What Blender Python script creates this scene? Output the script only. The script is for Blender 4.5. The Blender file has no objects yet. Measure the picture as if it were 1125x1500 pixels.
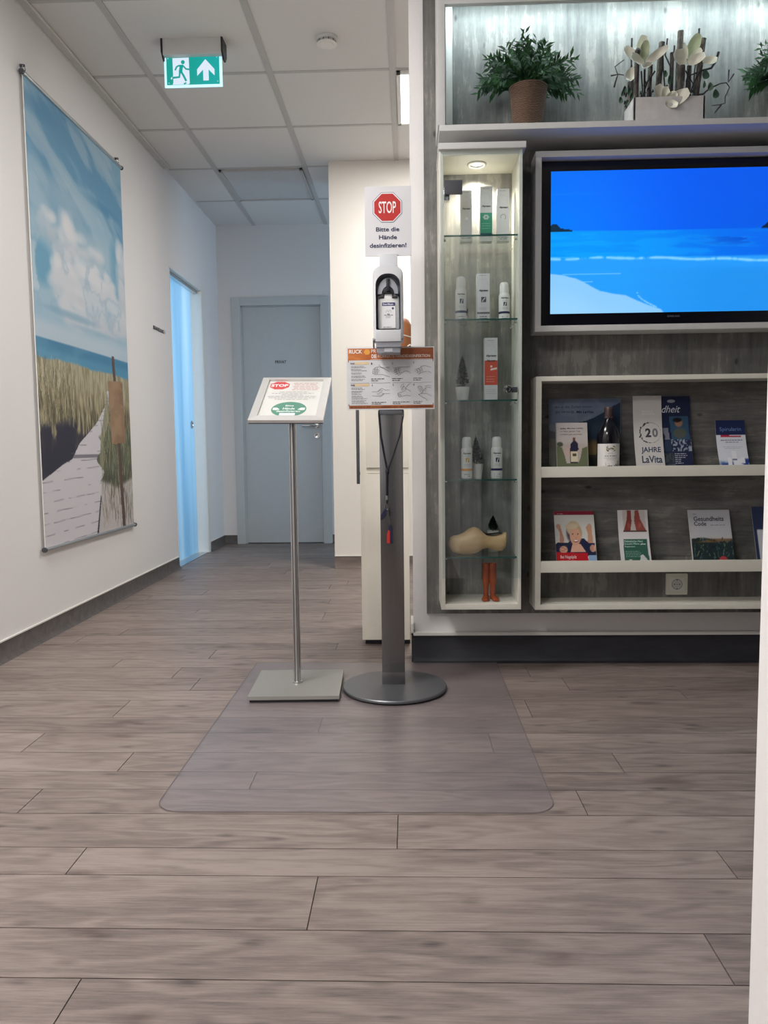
import bpy, bmesh, math, random
import numpy as np
from mathutils import Vector, Matrix

# ------------------------------------------------------------------ camera, exposure, world
PI = math.pi
scn = bpy.context.scene
COL = scn.collection
CAM_Z = 0.84
def rot_rows(p, y, r):
    cy, sy = math.cos(y), math.sin(y)
    f = Vector((sy*math.cos(p), cy*math.cos(p), -math.sin(p)))
    rt = Vector((cy, -sy, 0)); up = rt.cross(f)
    cr, sr = math.cos(r), math.sin(r)
    return cr*rt+sr*up, -sr*rt+cr*up, f
R_, U_, F_ = rot_rows(0.0837614, -0.0325012, -0.0114247)
cam = bpy.data.objects.new('camera', bpy.data.cameras.new('camera'))
COL.objects.link(cam)
cam.matrix_world = Matrix(((R_.x, U_.x, -F_.x, 0), (R_.y, U_.y, -F_.y, 0), (R_.z, U_.z, -F_.z, CAM_Z), (0, 0, 0, 1)))
cam.data.sensor_fit = 'VERTICAL'; cam.data.sensor_height = 24.0
cam.data.lens = 1130.13/1500*24.0
cam.data.clip_start = 0.02
scn.camera = cam
scn.view_settings.view_transform = 'Standard'; scn.view_settings.look = 'None'
scn.view_settings.gamma = 1.0; scn.view_settings.use_curve_mapping = False
scn.view_settings.exposure = 0.05
w = bpy.data.worlds.new('world'); scn.world = w; w.use_nodes = True
w.node_tree.nodes['Background'].inputs[0].default_value = (0.8, 0.87, 1, 1)
w.node_tree.nodes['Background'].inputs[1].default_value = 0.02

def area(name, loc, target, sx, sy, power, col):
    l = bpy.data.lights.new(name, 'AREA'); l.shape = 'RECTANGLE'; l.size = sx; l.size_y = sy
    l.energy = power; l.color = col
    o = bpy.data.objects.new(name, l); COL.objects.link(o); o.location = loc
    d = Vector(target)-Vector(loc)
    o.rotation_euler = d.to_track_quat('-Z', 'Y').to_euler()
    return o
WARM = (1.0, 0.965, 0.945)
area('light_ceiling_front', (-1.0, 1.85, 2.70), (-1.0, 1.85, 0), 0.6, 0.6, 40, WARM)
area('light_ceiling_rear', (-0.95, 0.1, 2.70), (-0.95, 0.1, 0), 0.6, 0.6, 38, WARM)
area('light_fill_behind', (-1.15, -2.7, 1.6), (-1.2, 3, 1.2), 0.9, 1.8, 5, (0.96, 0.97, 1.0))  # added weak fill light behind the camera, no window built there
area('light_ceiling_hall', (0.28, 4.43, 2.73), (0.28, 4.43, 0), 0.56, 0.6, 36, (1.0, 0.97, 0.93))
area('light_treatment_room', (-3.1, 5.9, 1.5), (-1.6, 5.85, 1.3), 1.6, 2.0, 34, (0.52, 0.76, 1.0))
area('light_corridor_window', (1.9, 6.1, 1.5), (-1.0, 6.4, 1.3), 1.0, 1.6, 22, (0.52, 0.74, 1.0))
sp = bpy.data.lights.new('light_display_spot', 'SPOT'); sp.energy = 13; sp.color = (1, 0.90, 0.76)
sp.spot_size = 2.4; sp.spot_blend = 0.9; sp.shadow_soft_size = 0.02
spo = bpy.data.objects.new('light_display_spot', sp); COL.objects.link(spo); spo.location = (0.255, 2.905, 1.832)

# ------------------------------------------------------------------ materials
def lin(c):
    c = np.asarray(c, float)
    return np.where(c <= 0.04045, c/12.92, ((c+0.055)/1.055)**2.4)
def s(r, g, b): return tuple(float(v) for v in lin((r/255, g/255, b/255)))
class NT:
    def __init__(self, name):
        self.m = bpy.data.materials.new(name); self.m.use_nodes = True
        self.t = self.m.node_tree; self.n = self.t.nodes; self.b = self.n['Principled BSDF']
        self.out = self.n['Material Output']
    def add(self, typ, **kw):
        n = self.n.new(typ)
        for k, v in kw.items():
            if k.startswith('i_'):
                n.inputs[k[2:].replace('_', ' ')].default_value = v
            else: setattr(n, k, v)
        return n
    def link(self, a, b): self.t.links.new(a, b)
    def ramp(self, src, stops):
        r = self.n.new('ShaderNodeValToRGB'); e = r.color_ramp.elements
        while len(e) < len(stops): e.new(0.5)
        for i, (p, c) in enumerate(stops):
            e[i].position = p; e[i].color = (*c, 1)
        self.link(src, r.inputs[0]); return r.outputs[0]
    def coords(self, scale=(1, 1, 1), rot=(0, 0, 0)):
        tc = self.n.new('ShaderNodeTexCoord'); mp = self.n.new('ShaderNodeMapping')
        mp.inputs['Scale'].default_value = scale; mp.inputs['Rotation'].default_value = rot
        self.link(tc.outputs['Object'], mp.inputs[0]); return mp.outputs[0]
    def noise(self, vec, scale, detail=4, rough=0.55):
        n = self.add('ShaderNodeTexNoise'); n.inputs['Scale'].default_value = scale
        n.inputs['Detail'].default_value = detail; n.inputs['Roughness'].default_value = rough
        self.link(vec, n.inputs['Vector']); return n.outputs[0]
    def bump(self, src, strength=0.2, dist=0.002):
        b = self.add('ShaderNodeBump'); b.inputs['Strength'].default_value = strength
        b.inputs['Distance'].default_value = dist
        self.link(src, b.inputs['Height']); self.link(b.outputs[0], self.b.inputs['Normal'])
def plain(name, col, rough=0.5, metal=0.0, var=0.06, nscale=30, bump=0.0, spec=0.5):
    t = NT(name); v = t.coords()
    n = t.noise(v, nscale, 3)
    a = tuple(max(0, c*(1-var)) for c in col); b = tuple(min(1, c*(1+var)) for c in col)
    t.link(t.ramp(n, [(0.3, a), (0.7, b)]), t.b.inputs['Base Color'])
    t.b.inputs['Roughness'].default_value = rough; t.b.inputs['Metallic'].default_value = metal
    t.b.inputs['Specular IOR Level'].default_value = spec
    if bump: t.bump(n, bump, 0.001)
    return t.m
def brushed(name, col, rough, axis_scale, metal=1.0):
    t = NT(name); v = t.coords(axis_scale); n = t.noise(v, 40, 5, 0.7)
    t.link(t.ramp(n, [(0.3, tuple(c*0.9 for c in col)), (0.7, tuple(min(1, c*1.1) for c in col))]), t.b.inputs['Base Color'])
    t.b.inputs['Metallic'].default_value = metal; t.b.inputs['Roughness'].default_value = rough
    t.bump(n, 0.08, 0.0005)
    return t.m
def printed(name, rough=0.45, emit=0.0):
    t = NT(name); a = t.add('ShaderNodeAttribute', attribute_name='Col')
    if emit:
        t.link(a.outputs[0], t.b.inputs['Emission Color']); t.b.inputs['Emission Strength'].default_value = emit
        t.b.inputs['Base Color'].default_value = (0.01, 0.01, 0.012, 1)
    else: t.link(a.outputs[0], t.b.inputs['Base Color'])
    t.b.inputs['Roughness'].default_value = rough
    return t.m
def emissive(name, col, st):
    t = NT(name); t.b.inputs['Base Color'].default_value = (*col, 1)
    t.b.inputs['Emission Color'].default_value = (*col, 1); t.b.inputs['Emission Strength'].default_value = st
    return t.m
def thin_glass(name, tint, gloss_col=(1, 1, 1), rough=0.02, diffuse=None, dfac=0.0, ior=1.45):
    t = NT(name); t.n.remove(t.b)
    tr = t.add('ShaderNodeBsdfTransparent'); tr.inputs[0].default_value = (*tint, 1)
    gl = t.add('ShaderNodeBsdfGlossy'); gl.inputs[0].default_value = (*gloss_col, 1); gl.inputs['Roughness'].default_value = rough
    fr = t.add('ShaderNodeLayerWeight'); fr.inputs[0].default_value = 0.5
    pw_ = t.add('ShaderNodeMath', operation='POWER'); t.link(fr.outputs['Facing'], pw_.inputs[0]); pw_.inputs[1].default_value = 4.5
    mu_ = t.add('ShaderNodeMath', operation='MULTIPLY_ADD'); t.link(pw_.outputs[0], mu_.inputs[0]); mu_.inputs[1].default_value = 0.75; mu_.inputs[2].default_value = 0.035
    mx = t.add('ShaderNodeMixShader'); t.link(mu_.outputs[0], mx.inputs[0])
    base = tr.outputs[0]
    if diffuse:
        df = t.add('ShaderNodeBsdfDiffuse'); df.inputs[0].default_value = (*diffuse, 1)
        m2 = t.add('ShaderNodeMixShader'); m2.inputs[0].default_value = dfac
        t.link(base, m2.inputs[1]); t.link(df.outputs[0], m2.inputs[2]); base = m2.outputs[0]
    t.link(base, mx.inputs[1]); t.link(gl.outputs[0], mx.inputs[2]); t.link(mx.outputs[0], t.out.inputs[0])
    return t.m
def concrete(name, dirn, tone=1.0):
    # board-marked grey concrete look laminate; dirn = stretch direction
    t = NT(name)
    sc = {'z': (1, 1, 0.09), 'x': (0.12, 1, 1)}[dirn]
    v = t.coords(sc); v1 = t.coords()
    n1 = t.noise(v, 34, 6, 0.72); n2 = t.noise(v1, 5.5, 5, 0.65)
    mix = t.add('ShaderNodeMath', operation='ADD'); t.link(n1, mix.inputs[0])
    m2 = t.add('ShaderNodeMath', operation='MULTIPLY'); m2.inputs[1].default_value = 0.8; t.link(n2, m2.inputs[0]); t.link(m2.outputs[0], mix.inputs[1])
    k = tone*0.78
    col = t.ramp(mix.outputs[0], [(0.66, tuple(k*c for c in (0.108, 0.108, 0.104))), (0.84, tuple(k*c for c in (0.170, 0.169, 0.160))),
                                  (1.0, tuple(k*c for c in (0.235, 0.228, 0.21))), (1.2, tuple(k*c for c in (0.30, 0.29, 0.265)))])
    vo = t.add('ShaderNodeTexVoronoi'); vo.inputs['Scale'].default_value = 13
    vs = t.coords({'z': (1, 1, 0.5), 'x': (0.5, 1, 1)}[dirn]); t.link(vs, vo.inputs['Vector'])
    spot = t.ramp(vo.outputs['Distance'], [(0.05, (0.25, 0.25, 0.25)), (0.11, (1, 1, 1))])
    mm = t.add('ShaderNodeMix', data_type='RGBA', blend_type='MULTIPLY'); mm.inputs[0].default_value = 0.85
    t.link(col, mm.inputs[6]); t.link(spot, mm.inputs[7])
    t.link(mm.outputs[2], t.b.inputs['Base Color']); t.b.inputs['Roughness'].default_value = 0.6
    t.bump(n1, 0.15, 0.001)
    return t.m
def floor_mat():
    t = NT('vinyl_oak_planks')
    at = t.add('ShaderNodeAttribute', attribute_name='Col')    # r: tone of the plank, g: seed
    sep = t.add('ShaderNodeSeparateColor'); t.link(at.outputs[0], sep.inputs[0])
    tc = t.add('ShaderNodeTexCoord')
    cb = t.add('ShaderNodeCombineXYZ'); ms = t.add('ShaderNodeMath', operation='MULTIPLY'); ms.inputs[1].default_value = 40
    t.link(sep.outputs[1], ms.inputs[0]); t.link(ms.outputs[0], cb.inputs[0]); t.link(ms.outputs[0], cb.inputs[2])
    va = t.add('ShaderNodeVectorMath', operation='ADD'); t.link(tc.outputs['Object'], va.inputs[0]); t.link(cb.outputs[0], va.inputs[1])
    def mapped(sc):
        mp = t.add('ShaderNodeMapping'); mp.inputs['Scale'].default_value = sc; t.link(va.outputs[0], mp.inputs[0]); return mp.outputs[0]
    fine = t.noise(mapped((2.2, 46, 1)), 5, 8, 0.8)
    # cathedral grain: warped rings
    w1 = t.noise(mapped((1.1, 6, 1)), 1.6, 3, 0.5)
    rg = t.add('ShaderNodeMath', operation='MULTIPLY'); rg.inputs[1].default_value = 52; t.link(w1, rg.inputs[0])
    sn = t.add('ShaderNodeMath', operation='SINE'); t.link(rg.outputs[0], sn.inputs[0])
    sm = t.add('ShaderNodeMath', operation='MULTIPLY_ADD'); sm.inputs[1].default_value = 0.05; sm.inputs[2].default_value = 0.0; t.link(sn.outputs[0], sm.inputs[0])
    big = t.noise(mapped((0.9, 5, 1)), 1.3, 4, 0.6)
    knot = t.add('ShaderNodeTexVoronoi', voronoi_dimensions='2D'); knot.inputs['Scale'].default_value = 3.4; t.link(mapped((1, 2.6, 1)), knot.inputs['Vector'])
    kr = t.ramp(knot.outputs['Distance'], [(0.02, (0, 0, 0)), (0.10, (1, 1, 1))])
    def madd(a, k, b):
        m = t.add('ShaderNodeMath', operation='MULTIPLY_ADD'); m.inputs[1].default_value = k
        t.link(a, m.inputs[0])
        if b is None: m.inputs[2].default_value = 0
        else: t.link(b, m.inputs[2])
        return m.outputs[0]
    val = madd(fine, 0.62, madd(big, 0.34, sm.outputs[0]))
    off_ = t.add('ShaderNodeMath', operation='SUBTRACT'); t.link(val, off_.inputs[0]); off_.inputs[1].default_value = 0.045; val = off_.outputs[0]
    val = madd(sep.outputs[0], 0.07, val)
    kb = t.add('ShaderNodeRGBToBW'); t.link(kr, kb.inputs[0])
    val = madd(kb.outputs[0], 0.12, val)
    col = t.ramp(val, [(0.33, s(66, 57, 55)), (0.44, s(99, 88, 84)), (0.56, s(123, 110, 104)), (0.72, s(146, 133, 126))])
    # dark knots stretched along the grain, on some cells only
    k2 = t.add('ShaderNodeTexVoronoi', voronoi_dimensions='2D'); k2.inputs['Scale'].default_value = 2.6; kv = mapped((1, 2.9, 1))
    wob = t.add('ShaderNodeTexNoise'); wob.inputs['Scale'].default_value = 9; wob.inputs['Detail'].default_value = 4; t.link(kv, wob.inputs['Vector'])
    wv = t.add('ShaderNodeVectorMath', operation='MULTIPLY_ADD'); t.link(wob.outputs['Color'], wv.inputs[0]); wv.inputs[1].default_value = (0.10, 0.10, 0); t.link(kv, wv.inputs[2]); t.link(wv.outputs[0], k2.inputs['Vector'])
    kk = t.ramp(k2.outputs['Distance'], [(0.0, (0.50, 0.46, 0.46)), (0.05, (0.66, 0.62, 0.62)), (0.16, (1, 1, 1))])
    mk = t.add('ShaderNodeMix', data_type='RGBA', blend_type='MULTIPLY'); mk.inputs[0].default_value = 1.0
    sel = t.add('ShaderNodeSeparateColor'); t.link(k2.outputs['Color'], sel.inputs[0])
    gt = t.add('ShaderNodeMath', operation='GREATER_THAN'); gt.inputs[1].default_value = 0.78; t.link(sel.outputs[0], gt.inputs[0]); t.link(gt.outputs[0], mk.inputs[0])
    t.link(col, mk.inputs[6]); t.link(kk, mk.inputs[7]); col = mk.outputs[2]
    t.link(col, t.b.inputs['Base Color'])
    rr = madd(fine, 0.18, None)
    ra = t.add('ShaderNodeMath', operation='ADD'); ra.inputs[1].default_value = 0.36; t.link(rr, ra.inputs[0]); t.link(ra.outputs[0], t.b.inputs['Roughness'])
    t.b.inputs['Specular IOR Level'].default_value = 0.45
    t.bump(fine, 0.12, 0.0008)
    return t.m
def ceil_mat():
    t = NT('mineral_fibre_tile'); v = t.coords(); n = t.noise(v, 260, 3, 0.7)
    t.link(t.ramp(n, [(0.3, s(214, 212, 208)), (0.7, s(230, 228, 224))]), t.b.inputs['Base Color'])
    t.b.inputs['Roughness'].default_value = 0.9; t.bump(n, 0.2, 0.0006)
    return t.m
def leafy(name, c0, c1):
    t = NT(name); v = t.coords(); n = t.noise(v, 25, 3)
    t.link(t.ramp(n, [(0.35, c0), (0.65, c1)]), t.b.inputs['Base Color'])
    t.b.inputs['Roughness'].default_value = 0.6; t.b.inputs['Specular IOR Level'].default_value = 0.2
    return t.m
def woven(name):
    t = NT(name); v = t.coords((1, 1, 1)); 
    wv = t.add('ShaderNodeTexWave', bands_direction='Z', wave_profile='SIN'); wv.inputs['Scale'].default_value = 60
    wv.inputs['Distortion'].default_value = 3.0; wv.inputs['Detail'].default_value = 3; wv.inputs['Detail Scale'].default_value = 2.5
    t.link(v, wv.inputs['Vector'])
    t.link(t.ramp(wv.outputs[1], [(0.1, s(58, 44, 36)), (0.8, s(126, 98, 78))]), t.b.inputs['Base Color'])
    t.b.inputs['Roughness'].default_value = 0.8; t.bump(wv.outputs[1], 0.8, 0.003)
    return t.m
def bark():
    t = NT('bark'); v = t.coords((1, 1, 0.35)); n = t.noise(v, 60, 5, 0.7)
    t.link(t.ramp(n, [(0.35, s(34, 30, 30)), (0.55, s(78, 70, 64)), (0.75, s(140, 130, 118))]), t.b.inputs['Base Color'])
    t.b.inputs['Roughness'].default_value = 0.85; t.bump(n, 0.5, 0.002)
    return t.m
def wood(name, c0, c1):
    t = NT(name); v = t.coords((0.25, 1, 1)); n = t.noise(v, 30, 4, 0.6)
    t.link(t.ramp(n, [(0.3, c0), (0.7, c1)]), t.b.inputs['Base Color']); t.b.inputs['Roughness'].default_value = 0.5
    return t.m

M = {}
M['wall'] = plain('white_wall_paint', s(231, 229, 228), 0.75, var=0.012, nscale=120, bump=0.12)
M['rearwall'] = plain('darkened_rear_wall', s(74, 80, 90), 0.7, var=0.02)  # unseen wall, darkened so the steel post reflects something dark
M['column'] = plain('cream_wall_paint', s(234, 229, 221), 0.75, var=0.012, nscale=120, bump=0.12)
M['ceiling'] = ceil_mat()
M['tbar'] = plain('ceiling_grid_paint', s(192, 190, 186), 0.6, var=0.02)
M['floor'] = floor_mat()
M['gap'] = plain('plank_joint', s(70, 62, 58), 0.8)
M['skirt'] = wood('grey_skirting_vinyl', s(74, 70, 68), s(98, 92, 89))
M['skirtshade'] = wood('shaded_skirting_vinyl', s(40, 41, 46), s(54, 54, 60))  # skirting vinyl darkened, shade along the display wall put into its colour
M['skirt2'] = wood('brown_skirting_vinyl', s(96, 85, 78), s(122, 109, 100))
M['white'] = plain('white_lacquer', s(228, 226, 220), 0.4, var=0.015)
M['offwhite'] = plain('offwhite_laminate', s(222, 220, 208), 0.38, var=0.015)
M['creamcab'] = plain('cream_cabinet_laminate', s(232, 227, 214), 0.45, var=0.015)
M['greyframe'] = plain('grey_white_laminate', s(202, 202, 200), 0.45, var=0.02)
M['door'] = plain('pale_grey_door_laminate', s(200, 204, 204), 0.5, var=0.015)
M['conc_v'] = concrete('grey_concrete_laminate_upright', 'z')
M['conc_h'] = concrete('grey_concrete_laminate_level', 'x', 0.9)
M['conc_l'] = concrete('pale_concrete_laminate_back', 'z', 1.7)
M['steel'] = brushed('brushed_steel', (0.22, 0.212, 0.208), 0.24, (6, 6, 0.15))
M['alu'] = brushed('satin_aluminium', (0.62, 0.62, 0.61), 0.33, (6, 6, 0.2))
M['baseplate'] = plain('silver_powder_coat', s(168, 166, 160), 0.4, metal=0.45, var=0.02)
M['darkplate'] = plain('brushed_dark_steel_disc', s(118, 120, 124), 0.36, metal=0.7, var=0.03)
M['silver'] = plain('silver_snap_frame', s(214, 213, 210), 0.32, metal=0.45, var=0.02)
M['chrome'] = plain('chrome', (0.6, 0.6, 0.6), 0.15, metal=1.0, var=0.02)
M['black'] = plain('black_plastic', (0.012, 0.013, 0.018), 0.4)
M['blackgloss'] = plain('black_gloss_plastic', (0.006, 0.006, 0.01), 0.15)
M['darkgrey'] = plain('dark_grey_plastic', s(70, 72, 78), 0.45)
M['cord'] = plain('black_cord', (0.01, 0.01, 0.02), 0.7)
M['navyplastic'] = plain('navy_plastic', s(30, 34, 66), 0.4)
M['red'] = plain('red_plastic', s(196, 52, 44), 0.4)
M['lightgrey'] = plain('light_grey_abs', s(205, 207, 210), 0.35, var=0.015)
M['midgrey'] = plain('mid_grey_abs', s(158, 162, 170), 0.35, var=0.02)
M['bottle'] = plain('milky_bottle', s(222, 224, 222), 0.3, var=0.015)
M['print'] = printed('printed_paper', 0.55)
M['gloss'] = printed('printed_gloss', 0.3)
M['banner'] = printed('printed_banner_cloth', 0.6)
M['screen'] = printed('lit_screen', 0.2, 1.0)
M['exitsign'] = printed('lit_exit_panel', 0.3, 0.95)
M['exitglow'] = emissive('lit_acrylic_edge', s(190, 236, 250), 0.85)
M['panel'] = emissive('lit_ceiling_diffuser', (0.9, 0.96, 1.0), 2.2)
M['led'] = emissive('led_strip', (0.78, 0.95, 1.0), 52.0)
M['lamp'] = emissive('warm_lamp', (1, 0.92, 0.78), 5)
M['glass'] = thin_glass('clear_shelf_glass', (0.955, 0.985, 0.975), rough=0.02)
M['glassedge'] = plain('green_glass_edge', s(52, 92, 84), 0.15, var=0.1)
M['doorglass'] = thin_glass('cabinet_door_glass', (0.93, 0.96, 0.97), rough=0.01)
M['mat'] = thin_glass('clear_plastic_mat', (0.975, 0.965, 0.98), rough=0.3, diffuse=s(150, 144, 150), dfac=0.18, ior=1.4)
M['acrylic'] = thin_glass('clear_acrylic', (0.97, 0.98, 0.98), rough=0.05)
M['terracotta'] = plain('brown_glaze', s(158, 98, 56), 0.45, var=0.15)
M['weave'] = woven('woven_seagrass')
M['leaf'] = leafy('bamboo_leaf', s(14, 40, 24), s(44, 84, 42))
M['fir'] = leafy('dark_needles', s(12, 26, 26), s(30, 54, 42))
M['roundleaf'] = leafy('eucalyptus_leaf', s(40, 66, 52), s(78, 100, 82))
M['bark'] = bark()
M['twig'] = plain('dark_twig', s(40, 34, 36), 0.8, var=0.3)
M['petal'] = plain('cream_silk_petal', s(226, 224, 208), 0.6, var=0.06)
M['petal2'] = plain('green_tinged_petal', s(186, 196, 160), 0.6, var=0.1)
M['planter'] = plain('whitewashed_planter', s(196, 192, 190), 0.7, var=0.08, bump=0.2)
M['clog'] = wood('pale_poplar_wood', s(196, 158, 112), s(222, 190, 146))
M['orange'] = plain('orange_resin', s(150, 72, 42), 0.35, var=0.1)
M['pot'] = plain('white_ceramic', s(222, 220, 214), 0.4, var=0.02)
def frosted():
    t = NT('frosted_blue_glass'); t.n.remove(t.b)
    tl = t.add('ShaderNodeBsdfTranslucent'); tl.inputs[0].default_value = (0.62, 0.84, 0.96, 1)
    gl = t.add('ShaderNodeBsdfGlossy'); gl.inputs['Roughness'].default_value = 0.2
    df = t.add('ShaderNodeBsdfDiffuse'); df.inputs[0].default_value = (0.36, 0.6, 0.8, 1)
    v = t.coords((1, 3.2, 0.15)); n = t.noise(v, 1.3, 2)
    c = t.ramp(n, [(0.35, (0.50, 0.70, 0.82)), (0.65, (0.88, 0.95, 0.97))]); t.link(c, tl.inputs[0])
    a = t.add('ShaderNodeMixShader'); a.inputs[0].default_value = 0.25; t.link(tl.outputs[0], a.inputs[1]); t.link(df.outputs[0], a.inputs[2])
    b = t.add('ShaderNodeMixShader'); b.inputs[0].default_value = 0.05; t.link(a.outputs[0], b.inputs[1]); t.link(gl.outputs[0], b.inputs[2])
    t.link(b.outputs[0], t.out.inputs[0]); return t.m
M['frost'] = frosted()

# ------------------------------------------------------------------ mesh builder
V = Vector
class Fr:
    """a flat working plane: origin, two directions (metres)"""
    def __init__(self, o, ux, uy):
        self.o, self.ux, self.uy = V(o), V(ux).normalized(), V(uy).normalized(); self.n = self.ux.cross(self.uy)
    def __call__(self, x, y, off=0.0): return self.o+self.ux*x+self.uy*y+self.n*off
_tc = {}
def text_geo(body, bold=0.0, shear=0.0):
    k = (body, bold, shear)
    if k in _tc: return _tc[k]
    cu = bpy.data.curves.new('tmp', 'FONT'); cu.body = body; cu.size = 1.0; cu.offset = bold; cu.shear = shear
    cu.resolution_u = 3; cu.space_line = 1.0
    ob = bpy.data.objects.new('tmp', cu); COL.objects.link(ob)
    dg = bpy.context.evaluated_depsgraph_get(); me = ob.evaluated_get(dg).to_mesh()
    vs = np.array([v.co[:2] for v in me.vertices]); fs = [tuple(p.vertices) for p in me.polygons]
    ob.evaluated_get(dg).to_mesh_clear()
    bpy.data.objects.remove(ob); bpy.data.curves.remove(cu)
    _tc[k] = (vs, fs); return _tc[k]
class MB:
    def __init__(self): self.v = []; self.f = []; self.m = []; self.c = []; self.mats = []
    def mi(self, mat):
        if isinstance(mat, str): mat = M[mat]
        if mat not in self.mats: self.mats.append(mat)
        return self.mats.index(mat)
    def add(self, vs, fs, mat, col=(1, 1, 1)):
        o = len(self.v); i = self.mi(mat)
        self.v += [tuple(p) for p in vs]; self.f += [tuple(o+k for k in f) for f in fs]; self.m += [i]*len(fs)
        if isinstance(col, np.ndarray) and col.ndim == 2: self.c += [tuple(c) for c in col]
        else: self.c += [tuple(col)]*len(vs)
        return self
    def box(self, x0, x1, y0, y1, z0, z1, mat, bev=0.0, col=(1, 1, 1)):
        bm = bmesh.new(); bmesh.ops.create_cube(bm, size=1.0)
        for v in bm.verts: v.co = V(((x0+x1)/2+v.co.x*(x1-x0), (y0+y1)/2+v.co.y*(y1-y0), (z0+z1)/2+v.co.z*(z1-z0)))
        if bev: bmesh.ops.bevel(bm, geom=bm.edges[:], offset=bev, segments=2, profile=0.7, affect='EDGES')
        return self.frombm(bm, mat, col)
    def frombm(self, bm, mat, col=(1, 1, 1)):
        bm.verts.index_update()
        self.add([v.co[:] for v in bm.verts], [[v.index for v in f.verts] for f in bm.faces], mat, col); bm.free(); return self
    def quad(self, a, b, c, d, mat, col=(1, 1, 1)): return self.add([a, b, c, d], [(0, 1, 2, 3)], mat, col)
    def lathe(self, prof, c, mat, seg=28, sx=1.0, sy=1.0, axis='z', col=(1, 1, 1), bands=None):
        """prof: list of (radius, height); bands: list of (z0,z1,mat)"""
        vs = []; n = len(prof)
        for r, h in prof:
            for k in range(seg):
                a = 2*PI*k/seg; p = V((r*math.cos(a)*sx, r*math.sin(a)*sy, h))
                if axis == 'x': p = V((p.z, p.x, p.y))
                if axis == 'y': p = V((p.x, p.z, p.y))
                vs.append(V(c)+p)
        fs = []
        for i in range(n-1):
            for k in range(seg):
                a, b = i*seg+k, i*seg+(k+1) % seg
                fs.append((a, b, b+seg, a+seg))
        fs.append(tuple(range(seg))[::-1]); fs.append(tuple((n-1)*seg+k for k in range(seg)))
        return self.add(vs, fs, mat, col)
    def tube(self, pts, r, mat, seg=8, col=(1, 1, 1), r1=None, flat=1.0):
        pts = [V(p) for p in pts]; n = len(pts); vs = []; up = None
        for i, p in enumerate(pts):
            t = (pts[min(i+1, n-1)]-pts[max(i-1, 0)])
            if t.length < 1e-9: t = V((0, 0, 1))
            t.normalize()
            if up is None: up = V((0, 1, 0)) if abs(t.y) < 0.9 else V((1, 0, 0))
            a = t.cross(up).normalized(); up = a.cross(t).normalized()
            rr = r if r1 is None else r+(r1-r)*i/(n-1)
            if isinstance(r, (list, tuple)): rr = r[i]
            for k in range(seg):
                an = 2*PI*k/seg; vs.append(p+a*math.cos(an)*rr+up*math.sin(an)*rr*flat)
        fs = [(i*seg+k, i*seg+(k+1) % seg, (i+1)*seg+(k+1) % seg, (i+1)*seg+k) for i in range(n-1) for k in range(seg)]
        fs += [tuple(range(seg))[::-1], tuple((n-1)*seg+k for k in range(seg))]
        return self.add(vs, fs, mat, col)
    def prism(self, pts2, fr, d0, d1, mat, col=(1, 1, 1), side=None):
        """polygon in a working plane, extruded from offset d0 to d1 (front)"""
        n = len(pts2); vs = [fr(x, y, d0) for x, y in pts2]+[fr(x, y, d1) for x, y in pts2]
        self.add(vs, [tuple(range(n))[::-1], tuple(range(n, 2*n))], mat, col)
        self.add(vs, [(k, (k+1) % n, n+(k+1) % n, n+k) for k in range(n)], side or mat, col); return self
    def poly(self, pts2, fr, off, mat='print', col=(1, 1, 1)):
        return self.add([fr(x, y, off) for x, y in pts2], [tuple(range(len(pts2)))], mat, col)
    def rect(self, x0, y0, x1, y1, fr, off, col, mat='print'): return self.poly([(x0, y0), (x1, y0), (x1, y1), (x0, y1)], fr, off, mat, col)
    def disc(self, cx, cy, rx, ry, fr, off, col, mat='print', seg=28):
        return self.poly([(cx+rx*math.cos(2*PI*k/seg), cy+ry*math.sin(2*PI*k/seg)) for k in range(seg)], fr, off, mat, col)
    def stroke(self, pts, wd, fr, off, col, mat='print'):
        pts = [V((p[0], p[1])) for p in pts]; n = len(pts); vs = []
        for i, p in enumerate(pts):
            t = (pts[min(i+1, n-1)]-pts[max(i-1, 0)]).normalized(); q = V((-t.y, t.x))*wd/2
            vs += [fr(p.x+q.x, p.y+q.y, off), fr(p.x-q.x, p.y-q.y, off)]
        return self.add(vs, [(2*i, 2*i+1, 2*i+3, 2*i+2) for i in range(n-1)], mat, col)
    def text(self, body, box, fr, off, col, mat='print', bold=0.0, shear=0.0, fmap=None):
        vs, fs = text_geo(body, bold, shear)
        if not len(vs): return self
        mn, mx = vs.min(0), vs.max(0); x0, y0, x1, y1 = box
        q = (vs-mn)/(mx-mn)*np.array([x1-x0, y1-y0])+np.array([x0, y0])
        f = fmap or (lambda a, b, o: fr(a, b, o))
        return self.add([f(a, b, off) for a, b in q], fs, mat, col)
    def greek(self, x0, x1, y, h, fr, off, col, rnd, fill=0.85, fmap=None):
        """a line of print too small to read: word-length dashes"""
        f = fmap or (lambda a, b, o: fr(a, b, o))
        x = x0; xe = x0+(x1-x0)*(fill+rnd.random()*(1-fill))
        while x < xe:
            wl = h*rnd.uniform(1.2, 4.5); e = min(x+wl, xe)
            self.add([f(x, y, off), f(e, y, off), f(e, y+h*0.6, off), f(x, y+h*0.6, off)], [(0, 1, 2, 3)], 'print', col)
            x = e+h*0.6
    def canvas(self, cv, fmap, mat='print', off=0.0):
        h, w_ = cv.a.shape[:2]
        vs = [fmap(i/(w_-1), j/(h-1), off) for j in range(h) for i in range(w_)]
        fs = [(j*w_+i, j*w_+i+1, (j+1)*w_+i+1, (j+1)*w_+i) for j in range(h-1) for i in range(w_-1)]
        return self.add(vs, fs, mat, lin(np.clip(cv.a, 0, 1)).reshape(-1, 3))
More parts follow.
